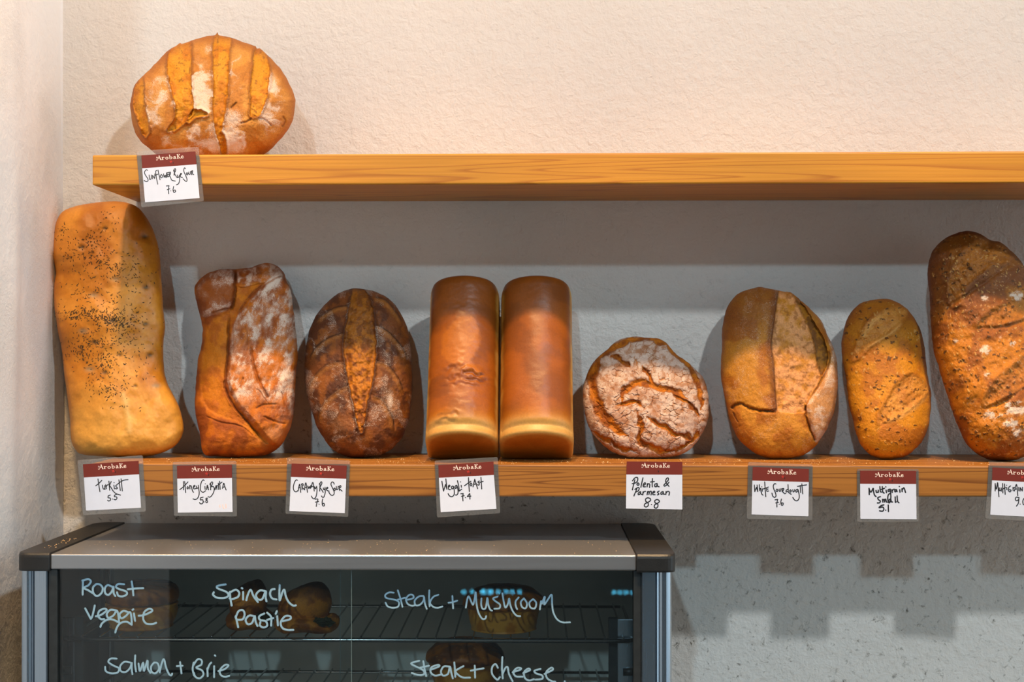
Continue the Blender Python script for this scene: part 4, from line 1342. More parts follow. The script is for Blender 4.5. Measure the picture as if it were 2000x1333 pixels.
CARDS = [
    dict(o=(145, 885), s=10.667, paper=((180, 240), (1340, 165), (1390, 1145), (245, 1205)), band=((200, 515), (1350, 448)), sleeve=((60, 155), (1425, 50), (1492, 1225), (182, 1300)), pen=2.2,
         label='tilted price card below the herb-topped flatbread', ink=[
        [(495, 548), (510, 650), (535, 812)], [(448, 688), (510, 640), (575, 575)], [(585, 675), (600, 740), (622, 760), (640, 720), (635, 680), (642, 765)],
        [(655, 665), (672, 750)], [(668, 705), (685, 675), (708, 665)], [(722, 592), (738, 780)], [(770, 600), (738, 680), (765, 720), (810, 795), (870, 850), (965, 882)],
        [(826, 675), (836, 752)], [(828, 622)], [(888, 668), (865, 685), (878, 712), (900, 735), (880, 752), (858, 745)],
        [(930, 565), (960, 785)], [(975, 545), (1002, 795)], [(900, 655), (980, 595), (1050, 567), (1120, 560)],
        [(708, 898), (705, 935), (750, 945), (755, 985), (720, 1005), (695, 990)], [(708, 898), (752, 880)], [(797, 964)], [(838, 885), (838, 915), (880, 920), (888, 955), (860, 980), (830, 970)], [(838, 885), (885, 862)]]),
    dict(o=(330, 890), s=10.667, paper=((165, 215), (1310, 195), (1325, 1180), (185, 1195)), band=((172, 487), (1312, 470)), sleeve=((75, 140), (1400, 112), (1415, 1275), (105, 1262)), pen=2.2,
         label='price card with a faded pink mark below the ciabatta', pink=[[(1120, 1030), (1130, 1085), (1150, 1110)], [(1185, 1020), (1190, 1095)], [(1060, 1040), (1064, 1080)]], ink=[
        [(300, 545), (305, 720)], [(328, 545), (347, 775)], [(225, 715), (300, 655), (395, 555)], [(390, 650), (375, 680), (390, 700), (408, 675), (390, 650)],
        [(430, 625), (437, 700)], [(435, 650), (455, 630), (470, 660), (490, 740), (512, 770)], [(505, 672), (535, 650), (540, 625), (515, 635), (508, 680), (530, 700), (560, 690)],
        [(570, 640), (578, 690), (612, 670)], [(612, 625), (615, 670), (630, 770), (620, 850), (585, 905), (540, 920), (503, 908)],
        [(732, 525), (710, 512), (675, 560), (655, 650), (660, 730), (700, 768), (735, 760), (760, 738)], [(748, 650), (755, 710)], [(757, 592)],
        [(785, 715), (800, 620), (825, 720)], [(785, 680), (820, 672)], [(868, 590), (870, 720)], [(850, 605), (890, 555), (912, 570), (900, 610), (872, 655), (920, 650), (943, 690), (930, 770), (890, 840), (850, 872), (815, 862)],
        [(960, 715), (985, 625), (1000, 712)], [(962, 680), (1000, 672)], [(1027, 580), (1036, 712)], [(1055, 540), (1068, 710)], [(1005, 640), (1060, 590), (1105, 560)],
        [(1115, 690), (1140, 580), (1165, 650), (1190, 722)], [(1118, 668), (1165, 655)],
        [(660, 885), (655, 930), (700, 925), (712, 975), (690, 1008), (655, 1008), (635, 985)], [(658, 885), (712, 872)], [(730, 970)],
        [(795, 890), (770, 900), (775, 930), (800, 950), (800, 980), (775, 985), (768, 955), (790, 925), (798, 895)]]),
    dict(o=(550, 890), s=10.667, paper=((210, 170), (1358, 215), (1315, 1205), (162, 1160)), band=((195, 450), (1345, 490)), sleeve=((115, 45), (1425, 110), (1385, 1285), (80, 1215)), pen=2.2,
         label='tilted price card below the dark rye loaf', ink=[
        [(330, 520), (305, 512), (270, 560), (245, 660), (260, 735), (300, 760), (340, 735)], [(345, 740), (375, 600), (400, 770)], [(350, 680), (390, 672)],
        [(420, 595), (425, 720)], [(412, 605), (440, 590), (450, 625), (425, 660), (480, 720)], [(475, 720), (505, 570), (540, 770)], [(480, 680), (525, 665)],
        [(548, 640), (562, 690), (580, 650), (595, 690), (610, 625)], [(610, 680), (652, 565), (680, 745)], [(612, 650), (670, 650)],
        [(690, 655), (700, 700), (730, 650)], [(730, 645), (738, 740), (720, 850), (680, 905), (640, 885), (622, 850)],
        [(800, 580), (795, 745)], [(785, 600), (825, 550), (840, 585), (800, 670), (830, 710), (865, 770)], [(870, 680), (880, 720), (905, 690)], [(905, 665), (908, 780), (880, 870), (850, 872), (832, 848)],
        [(935, 705), (965, 680), (950, 665), (932, 690), (945, 730), (990, 745)], [(1095, 600), (1085, 570), (1050, 555), (1028, 600), (1050, 660), (1085, 730), (1095, 800), (1060, 835), (1015, 815), (985, 765)],
        [(1100, 680), (1085, 720), (1105, 738), (1120, 705), (1100, 680)], [(1140, 650), (1145, 715), (1175, 700), (1178, 645)], [(1205, 640), (1205, 730)], [(1195, 650), (1230, 630), (1235, 660), (1205, 690), (1260, 745)],
        [(700, 915), (755, 915), (735, 990), (722, 1065)], [(705, 975), (770, 962)], [(780, 1018)], [(855, 910), (845, 980), (855, 1045), (885, 1055), (895, 1020), (870, 1000), (848, 1030)]]),
    dict(o=(840, 890), s=10.667, paper=((172, 205), (1322, 130), (1382, 1115), (222, 1185)), band=((182, 468), (1330, 410)), sleeve=((95, 110), (1410, 35), (1462, 1205), (145, 1295)), pen=2.4,
         label='tilted price card below the wrinkled tin loaf', ink=[
        [(245, 540), (280, 745)], [(280, 745), (322, 608)], [(322, 608), (352, 708)], [(352, 708), (328, 492)], [(385, 660), (415, 640), (400, 620), (380, 650), (390, 710), (425, 715)],
        [(470, 640), (445, 660), (455, 700), (485, 680), (485, 640), (505, 740), (500, 820), (455, 862), (405, 845), (375, 800)], [(545, 625), (520, 650), (530, 690), (555, 670), (555, 620), (578, 700), (580, 790), (550, 828), (530, 825)],
        [(570, 530), (598, 650), (605, 745)], [(605, 745), (660, 705)], [(648, 625), (655, 665)], [(632, 553)], [(800, 465), (808, 600), (818, 755)], [(715, 635), (790, 580), (850, 540)],
        [(850, 575), (835, 610), (855, 640), (872, 605), (850, 575)], [(895, 655), (930, 500)], [(930, 500), (990, 695)], [(905, 610), (965, 590)], [(1025, 535), (998, 555), (1025, 590), (1015, 620), (990, 612)],
        [(1060, 460), (1075, 700)], [(1035, 565), (1105, 542)], [(640, 800), (690, 795)], [(690, 795), (680, 860), (685, 950)], [(655, 855), (710, 840)], [(735, 880)], [(825, 795), (775, 860)], [(775, 860), (850, 850)], [(828, 800), (830, 912)]]),
    dict(o=(1210, 890), s=10.667, paper=((150, 127), (1310, 137), (1308, 1128), (135, 1108)), band=((142, 400), (1308, 405)), sleeve=None, pen=2.6,
         label='bare price card without a plastic sleeve below the crackled loaf', ink=[
        [(270, 530), (320, 470), (375, 465), (375, 530), (330, 575), (265, 590)], [(320, 510), (290, 620), (268, 720)], [(385, 570), (362, 600), (385, 625), (408, 600), (385, 570)],
        [(488, 470), (465, 570), (445, 665)], [(490, 630), (540, 600), (530, 570), (500, 600), (495, 650), (540, 655)], [(580, 590), (575, 655)], [(578, 620), (605, 590), (630, 610), (625, 668)],
        [(685, 485), (680, 600), (682, 655)], [(645, 555), (725, 545)], [(780, 585), (740, 600), (735, 645), (770, 650), (785, 590), (790, 640), (825, 655)],
        [(1030, 645), (965, 560), (975, 490), (1010, 470), (1018, 510), (970, 570), (925, 620), (945, 640), (990, 610), (1030, 560)],
        [(360, 700), (335, 760), (300, 845)], [(320, 710), (385, 670), (410, 690), (390, 740), (340, 765)], [(430, 755), (390, 790), (395, 820), (430, 800), (440, 755), (440, 800), (465, 815)],
        [(490, 760), (485, 825)], [(488, 790), (515, 755), (545, 750)], [(585, 755), (575, 820)], [(580, 780), (610, 750), (620, 770), (612, 815)], [(618, 775), (650, 745), (665, 770), (655, 825)],
        [(690, 790), (735, 765), (720, 745), (695, 770), (695, 815), (740, 820)], [(825, 745), (790, 765), (810, 790), (820, 810), (790, 825)],
        [(900, 755), (865, 775), (865, 810), (900, 800), (910, 755), (915, 805), (940, 810)], [(970, 755), (965, 815)], [(968, 785), (1005, 750), (1040, 770), (1030, 830)],
        [(640, 900), (590, 885), (545, 910), (550, 960), (590, 985), (600, 1040), (560, 1075), (520, 1060), (530, 1010), (590, 980), (645, 940), (640, 900)], [(665, 1025)],
        [(820, 935), (780, 920), (735, 945), (745, 990), (790, 1010), (800, 1060), (765, 1100), (725, 1080), (735, 1030), (790, 1000), (830, 965), (820, 935)]]),
    dict(o=(1450, 900), s=10.667, paper=((217, 135), (1385, 178), (1375, 1165), (192, 1125)), band=((207, 420), (1382, 450)), sleeve=((120, 30), (1465, 85), (1455, 1245), (90, 1215)), pen=2.3,
         label='price card below the split golden sourdough', ink=[
        [(248, 512), (258, 650)], [(258, 650), (292, 560)], [(292, 560), (322, 648)], [(322, 648), (306, 512)], [(352, 505), (358, 630)], [(358, 600), (378, 580), (388, 640), (405, 700), (430, 722)],
        [(410, 590), (415, 640)], [(402, 549)], [(465, 445), (475, 600), (488, 755)], [(430, 595), (500, 570), (540, 555)], [(505, 570), (510, 640), (545, 635)], [(505, 600), (535, 595)],
        [(698, 490), (675, 482), (645, 520), (650, 580), (690, 680), (700, 740), (675, 768), (635, 745), (615, 680)], [(720, 595), (700, 630), (722, 650), (738, 620), (720, 595)], [(765, 595), (770, 640), (795, 635), (800, 590)],
        [(830, 585), (828, 650)], [(820, 595), (860, 585), (855, 620), (830, 635), (880, 690), (905, 680)], [(950, 505), (955, 600), (960, 660), (1015, 705)], [(945, 600), (915, 620), (912, 655), (950, 640)],
        [(1000, 610), (985, 635), (1000, 660), (1020, 635), (1000, 610)], [(1050, 610), (1058, 655), (1085, 640), (1090, 605)], [(1140, 600), (1115, 625), (1120, 660), (1150, 640), (1155, 600), (1180, 700), (1180, 790), (1140, 838), (1090, 825), (1050, 770)],
        [(1205, 520), (1215, 665)], [(1238, 490), (1258, 695)], [(1150, 540), (1230, 525), (1335, 508)], [(680, 820), (735, 812)], [(735, 812), (720, 880), (720, 970)], [(695, 885), (750, 870)], [(768, 912)],
        [(815, 805), (800, 870), (815, 930), (845, 925), (848, 890), (820, 885), (808, 910)]]),
    dict(o=(1665, 900), s=10.667, paper=((160, 215), (1325, 222), (1335, 1225), (165, 1215)), band=((160, 487), (1325, 492)), sleeve=((95, 175), (1380, 180), (1385, 1275), (100, 1280)), pen=3.0,
         label='price card with three written lines below the small multigrain loaf', ink=[
        [(345, 580), (350, 710)], [(350, 600), (385, 660), (430, 580), (440, 650), (460, 720), (490, 752)], [(490, 625), (500, 665), (535, 650), (535, 610), (540, 660)], [(570, 545), (580, 640), (600, 660)],
        [(620, 545), (630, 650), (660, 680)], [(600, 605), (665, 580)], [(700, 620), (708, 670)], [(694, 551)], [(775, 600), (745, 610), (745, 645), (780, 630), (785, 590), (795, 680), (800, 770), (785, 860), (755, 880), (735, 800), (745, 720), (775, 690)],
        [(820, 610), (828, 665)], [(825, 640), (850, 605), (875, 600)], [(905, 605), (880, 625), (890, 655), (915, 630), (915, 600), (930, 650)], [(985, 610), (990, 660)], [(976, 541)], [(1030, 590), (1035, 650)], [(1032, 620), (1065, 570), (1085, 600), (1105, 665)],
        [(580, 755), (530, 775), (540, 815), (580, 845), (565, 880), (520, 885)], [(625, 810), (635, 870)], [(632, 835), (660, 810), (670, 865)], [(668, 840), (690, 805), (705, 860), (720, 870)],
        [(790, 805), (755, 830), (755, 865), (790, 850), (795, 800), (810, 860), (835, 865)], [(890, 760), (895, 870), (910, 860)], [(930, 740), (940, 850), (968, 880)],
        [(600, 940), (565, 965), (560, 985), (625, 970), (655, 1010), (630, 1055), (565, 1050)], [(600, 938), (655, 925)], [(692, 1035)], [(745, 930), (750, 1065)]]),
    dict(o=(1850, 900), s=10.667, paper=((945, 145), (2110, 205), (2065, 1195), (898, 1130)), band=((935, 415), (2100, 470)), sleeve=((870, 20), (2190, 80), (2145, 1290), (795, 1208)), pen=2.3,
         label='price card below the big multigrain loaf, cut off by the right edge', ink=[
        [(1000, 480), (1000, 635)], [(1000, 490), (1025, 600), (1050, 460), (1065, 620), (1078, 755)], [(1085, 570), (1090, 630), (1120, 610), (1125, 565), (1130, 640)], [(1155, 480), (1160, 675)], [(1195, 490), (1208, 705)], [(1150, 600), (1215, 560)],
        [(1240, 560), (1245, 610)], [(1236, 516)], [(1320, 530), (1285, 560), (1280, 630), (1310, 655), (1330, 620), (1300, 610)], [(1370, 560), (1375, 630)], [(1372, 590), (1400, 560)], [(1400, 635), (1445, 500), (1470, 735)], [(1410, 600), (1460, 590)],
        [(1490, 560), (1492, 630)], [(1520, 635), (1520, 565)], [(1520, 565), (1565, 635)], [(1565, 635), (1570, 560)], [(1490, 775), (1440, 765), (1420, 810), (1450, 840), (1490, 810), (1495, 770), (1485, 880), (1445, 950)], [(1520, 910)],
        [(1600, 790), (1575, 850), (1590, 920), (1625, 900), (1610, 865)]]),
    dict(o=(240, 270), s=8.885, paper=((320, 300), (1258, 230), (1330, 1040), (385, 1115)), band=((335, 525), (1278, 455)), sleeve=((235, 225), (1312, 150), (1405, 1092), (318, 1202)), pen=1.9,
         label='tilted price card on the upper shelf edge under the round loaf', ink=[
        [(430, 560), (405, 550), (375, 590), (390, 640), (430, 700), (435, 740), (405, 755), (370, 735)], [(455, 640), (465, 715), (490, 700), (495, 640)], [(515, 705), (515, 645)], [(515, 645), (550, 700)], [(550, 700), (555, 620)],
        [(590, 560), (570, 580), (580, 680), (605, 800)], [(560, 645), (610, 625)], [(610, 555), (645, 725)], [(665, 630), (650, 660), (668, 690), (690, 660), (665, 630)], [(705, 620), (718, 680), (735, 640), (750, 690), (760, 600)],
        [(765, 605), (775, 670), (800, 660)], [(768, 640), (795, 630)], [(765, 605), (792, 595)], [(805, 595), (810, 660)], [(800, 600), (825, 590), (825, 625), (810, 640), (830, 690), (850, 730), (910, 745)],
        [(896, 556), (888, 642)], [(878, 572), (892, 538), (912, 534), (914, 566), (893, 606)], [(893, 606), (912, 645), (942, 687)], [(945, 640), (955, 685), (980, 660)], [(980, 640), (985, 730), (965, 790), (930, 810)],
        [(1000, 640), (1020, 620), (1005, 610), (995, 640), (1010, 680), (1035, 680)], [(1085, 530), (1070, 515), (1055, 560), (1075, 620), (1110, 700), (1110, 745), (1085, 745), (1045, 705)],
        [(1110, 600), (1100, 620), (1115, 640), (1130, 615), (1110, 600)], [(1140, 590), (1150, 630), (1170, 620), (1172, 580)], [(1190, 570), (1195, 635)], [(1185, 580), (1210, 565), (1205, 600), (1195, 610), (1230, 635)],
        [(755, 830), (800, 825)], [(800, 825), (790, 890), (795, 965)], [(770, 895), (815, 880)], [(830, 915)], [(880, 840), (870, 900), (885, 940), (915, 925), (905, 900), (880, 910)]]),
]


def slab(quad_px, y_front, y_back, nsub=1, bevel=0.0):
    """thin sheet between two depths, outline given clockwise from top left"""
    f = [P(x, y, y_front) for x, y in quad_px]
    bkk = [Vector((p.x, y_back, p.z)) for p in f]
    # corners order: bottom-front-left, bottom-front-right, bottom-back-right, bottom-back-left, tops
    return hexa([f[3], f[2], bkk[2], bkk[3], f[0], f[1], bkk[1], bkk[0]], bevel, 1)


def round_slab(quad_px, y_front, y_back, rad=3.0, k=4):
    q = [np.array(p, float) for p in quad_px]
    pts = []
    for i in range(4):
        p, a, b = q[i], q[i - 1], q[(i + 1) % 4]
        da = (a - p) / np.linalg.norm(a - p); db = (b - p) / np.linalg.norm(b - p)
        s, e = p + da * rad, p + db * rad
        for j in range(k + 1):
            t = j / k
            pts.append((1 - t) ** 2 * s + 2 * t * (1 - t) * p + t * t * e)
    n = len(pts)
    f = [P(x, y, y_front) for x, y in pts]
    vs = f + [Vector((p.x, y_back, p.z)) for p in f]
    fs = [list(range(n))[::-1], list(range(n, 2 * n))] + [[i, (i + 1) % n, n + (i + 1) % n, n + i] for i in range(n)]
    bm = bmesh.new()
    bv = [bm.verts.new(v) for v in vs]
    for fc in fs: bm.faces.new([bv[i] for i in fc])
    bmesh.ops.recalc_face_normals(bm, faces=bm.faces[:])
    return bm


for cd in CARDS:
    ox, oy = cd['o']; s = cd['s']
    px = lambda p: (ox + p[0] / s, oy + p[1] / s)
    paper = [px(p) for p in cd['paper']]
    bl, br = [px(p) for p in cd['band']]
    c0 = P(sum(p[0] for p in paper) / 4, sum(p[1] for p in paper) / 4, -0.2522)
    root = thing('price_card', (c0.x, c0.y, c0.z), cd['label'], 'price card', 'handwritten price cards on the shelf edges')
    yb = -0.2503
    if cd['sleeve']:
        sl = [px(p) for p in cd['sleeve']]
        so = bm_obj('plastic_sleeve', round_slab(sl, -0.2513, yb, 3.5), M_SLEEVE, root)
        so['label'] = 'clear laminate border'
        # welded rim that catches the light
        rim_v, rim_f = [], []
        n4 = len(sl)
        cx, cy = sum(p[0] for p in sl) / 4, sum(p[1] for p in sl) / 4
        y_p = -0.2518
    else:
        y_p = -0.2509
    bm_obj('paper_card', slab([bl, br, paper[2], paper[3]], y_p, y_p + 0.0004), M_PAPER, root)
    bm_obj('header_band', slab([paper[0], paper[1], br, bl], y_p, y_p + 0.0004), M_BAND, root)
    yt = y_p - 0.00012
    # logo: mapped from its own frame to the band
    A, B, D, C = [np.array(p) for p in (paper[0], paper[1], bl, br)]

    def logo_map(x, y):
        a = (x - 168) / 1144.0; b = (y - 207) / 272.0
        top = A + (B - A) * a; bot = D + (C - D) * a
        q = top + (bot - top) * b
        return P(q[0], q[1], yt)
    scl = 0.00076 / 10.667 * (np.linalg.norm(B - A) / 107.5)
    mesh_obj('logo_lettering', *ribbon(LOGO, logo_map, (0, -1, 0), 13.5 * scl), M_LOGO, root)
    if cd['sleeve']:
        mesh_obj('emblem', *ribbon(EMBLEM, logo_map, (0, -1, 0), 8 * scl), M_RED, root)
    mesh_obj('emblem_dot', *ribbon(SPOT, logo_map, (0, -1, 0), 15 * scl), M_DOT, root)
    ink_map = lambda x, y: P(ox + x / s, oy + y / s, yt)
    mesh_obj('handwriting', *ribbon(cd['ink'], ink_map, (0, -1, 0), cd['pen'] * 0.00076 * .86), M_INK, root)
    if cd.get('pink'):
        mesh_obj('faded_mark', *ribbon(cd['pink'], ink_map, (0, -1, 0), 2.2 * 0.00076), M_PINK, root)

# ------------------------------------------------------------------ display cabinet
YF = -0.392                                       # front plane of the cabinet
Z = lambda py, Y: P(1046, py, Y).z
X = lambda px, Y: P(px, 690, Y).x
zt = Z(1085, YF)                                  # top surface height
zr = Z(1115, YF)                                  # underside of the front rail
xl0, xl1 = X(33, YF), X(98, YF)
xr0, xr1 = X(1243, YF), X(1320, YF)
zbase = zt - 0.50
BENCH = zbase
cab = thing('display_cabinet', ((xl0 + xr1) / 2, -0.2, zbase), 'steel and glass warming cabinet of pies below the lower shelf', 'display cabinet')
bm_obj('top_panel', box(xl1, xr0, YF, -0.004, zr, zt, 0.0022, 3), M_STEEL, cab)


def cap(x0, x1, left):
    # moulded end cap: rounded outer corners, runs front to back
    r = 0.016
    yf, yb = YF - 0.004, -0.004
    pts = []
    if left:
        prof = [((x0, yf), r), ((x1, yf), .002), ((x1, yb), .002), ((x0, yb), 0.03)]
    else:
        prof = [((x0, yf), .002), ((x1, yf), r), ((x1, yb), 0.03), ((x0, yb), .002)]
    q = [np.array(p[0]) for p in prof]
    for i in range(4):
        p, a, b = q[i], q[i - 1], q[(i + 1) % 4]
        rad = prof[i][1]
        da = (a - p) / np.linalg.norm(a - p); db = (b - p) / np.linalg.norm(b - p)
        s_, e_ = p + da * rad, p + db * rad
        for j in range(7):
            t = j / 6
            pts.append((1 - t) ** 2 * s_ + 2 * t * (1 - t) * p + t * t * e_)
    n = len(pts)
    vs, fs = [], []
    cxy = sum(pts) / n
    levels = [(zr - .002, .985), (zr + .0005, 1.0), (zt - .004, 1.0), (zt - .001, .99), (zt + .0015, .955), (zt + .002, .92)]
    for z_, k in levels:
        for p in pts:
            d = p - cxy
            ln = np.linalg.norm(d)
            q_ = p - d / ln * (1 - k) * 0.06
            vs.append((q_[0], q_[1], z_))
    for l in range(len(levels) - 1):
        for i in range(n):
            fs.append([l * n + i, l * n + (i + 1) % n, (l + 1) * n + (i + 1) % n, (l + 1) * n + i])
    fs.append(list(range(n))[::-1])
    fs.append([(len(levels) - 1) * n + i for i in range(n)])
    mesh_obj('end_cap', vs, fs, M_BLACK, cab, smooth=False)


cap(xl0, xl1, True)
cap(xr0, xr1, False)


def post(px0, px1, left):
    # extruded corner post: flat face, fine groove, rounded outer bead
    a, b = X(px0, YF), X(px1, YF)
    w_ = b - a
    sec = [(0, .004), (.002, 0), (w_ * .46, 0), (w_ * .49, .003), (w_ * .52, 0.0005)]
    r = w_ * .24
    cx_, cy_ = w_ * .76, r
    for j in range(13):
        an = math.pi * (1.15 - 1.15 * j / 12) + math.pi
        sec.append((cx_ + r * math.cos(an), cy_ + r * math.sin(an)))
    sec += [(w_, 0.045), (0, 0.045)]
    if left:
        sec = [(w_ - x, y) for x, y in sec][::-1]
    vs, fs = [], []
    n = len(sec)
    for z_ in (zbase + .004, zr - .001):
        vs += [(a + x, YF + .001 + y, z_) for x, y in sec]
    for i in range(n):
        fs.append([i, (i + 1) % n, n + (i + 1) % n, n + i])
    fs += [list(range(n))[::-1], list(range(n, 2 * n))]
    bm = bmesh.new()
    bv = [bm.verts.new(v) for v in vs]
    for f in fs: bm.faces.new([bv[i] for i in f])
    bmesh.ops.recalc_face_normals(bm, faces=bm.faces[:])
    bm_obj('corner_post', bm, M_STEEL_V, cab, smooth=False)


post(38, 92, True)
post(1252, 1313, False)
# rear posts, side panels, back glass, base, inner jambs
for x0, x1 in ((xl0 + .004, xl0 + .03), (xr1 - .03, xr1 - .004)):
    bm_obj('rear_post', box(x0, x1, -.03, -.004, zbase + .004, zr, .002), M_STEEL_V, cab)
bm_obj('side_panel', box(xl0 + .006, xl0 + .010, YF + .046, -.03, zbase + .01, zr), M_DARKSTEEL, cab)
bm_obj('side_panel', box(xr1 - .010, xr1 - .006, YF + .046, -.03, zbase + .01, zr), M_DARKSTEEL, cab)
bm_obj('back_panel', box(xl0 + .03, xr1 - .03, -.0105, -.0085, zbase + .01, zr), M_PANEL, cab)
bm_obj('base_panel', box(xl0 + .004, xr1 - .004, YF + .003, -.006, zbase, zbase + .012, .001), M_STEEL, cab)
bm_obj('door_jamb', box(X(93, YF), X(110, YF), YF + .004, YF + .03, zbase + .013, zr - .001, .001), M_DARKSTEEL, cab)
bm_obj('door_jamb', box(X(1238, YF), X(1252, YF), YF + .004, YF + .03, zbase + .013, zr - .001, .001), M_DARKSTEEL, cab)
# slotted rack supports
for pa, pb in ((120, 145), (1206, 1240)):
    Ys = -0.325
    x0, x1 = X(pa, Ys), X(pb, Ys)
    ztop = Z(1210, Ys)
    bm_obj('rack_support', box(x0, x1, Ys, Ys + .006, zbase + .014, ztop, .001), M_STEEL_V, cab)
    for q in (1312,):
        zc = Z(q, Ys)
        xc = x0 + .006 if pa < 600 else x1 - .008
        vs, fs = tube([(xc - .009, Ys - .0015, zc), (xc + .009, Ys - .0015, zc)], .006, 12)
        mesh_obj('support_slot', vs, fs, M_BLACK, cab, smooth=True)
    bm_obj('support_strip', box(x0 - .012 if pa > 600 else x1, x0 if pa > 600 else x1 + .012, Ys + .004, Ys + .02, zbase + .014, ztop), M_DARKSTEEL, cab)

# sliding glass doors with paint-marker writing
YG1, YG2 = YF + .010, YF + .018
gx0, gxm, gxm2, gx1 = X(110, YG1), X(686, YG1), X(664, YG2), X(1242, YG2)
dl = bm_obj('glass_door', box(gx0, gxm, YG1, YG1 + .004, zbase + .0125, zr - .0005), M_GLASS, cab)
dr = bm_obj('glass_door', box(gxm2, gx1, YG2, YG2 + .004, zbase + .0125, zr - .0005), M_GLASS, cab)
for d, xe, yg in ((dl, gxm, YG1), (dr, gxm2, YG2)):
    mesh_obj('polished_edge', [(xe, yg - .0002, zbase + .013), (xe + .0007, yg - .0002, zbase + .013), (xe + .0007, yg - .0002, zr - .001), (xe, yg - .0002, zr - .001)],
             [[0, 1, 2, 3]], simple_mat('glass_edge', (110, 128, 128), .3) if d is dl else bpy.data.materials['glass_edge'], cab)

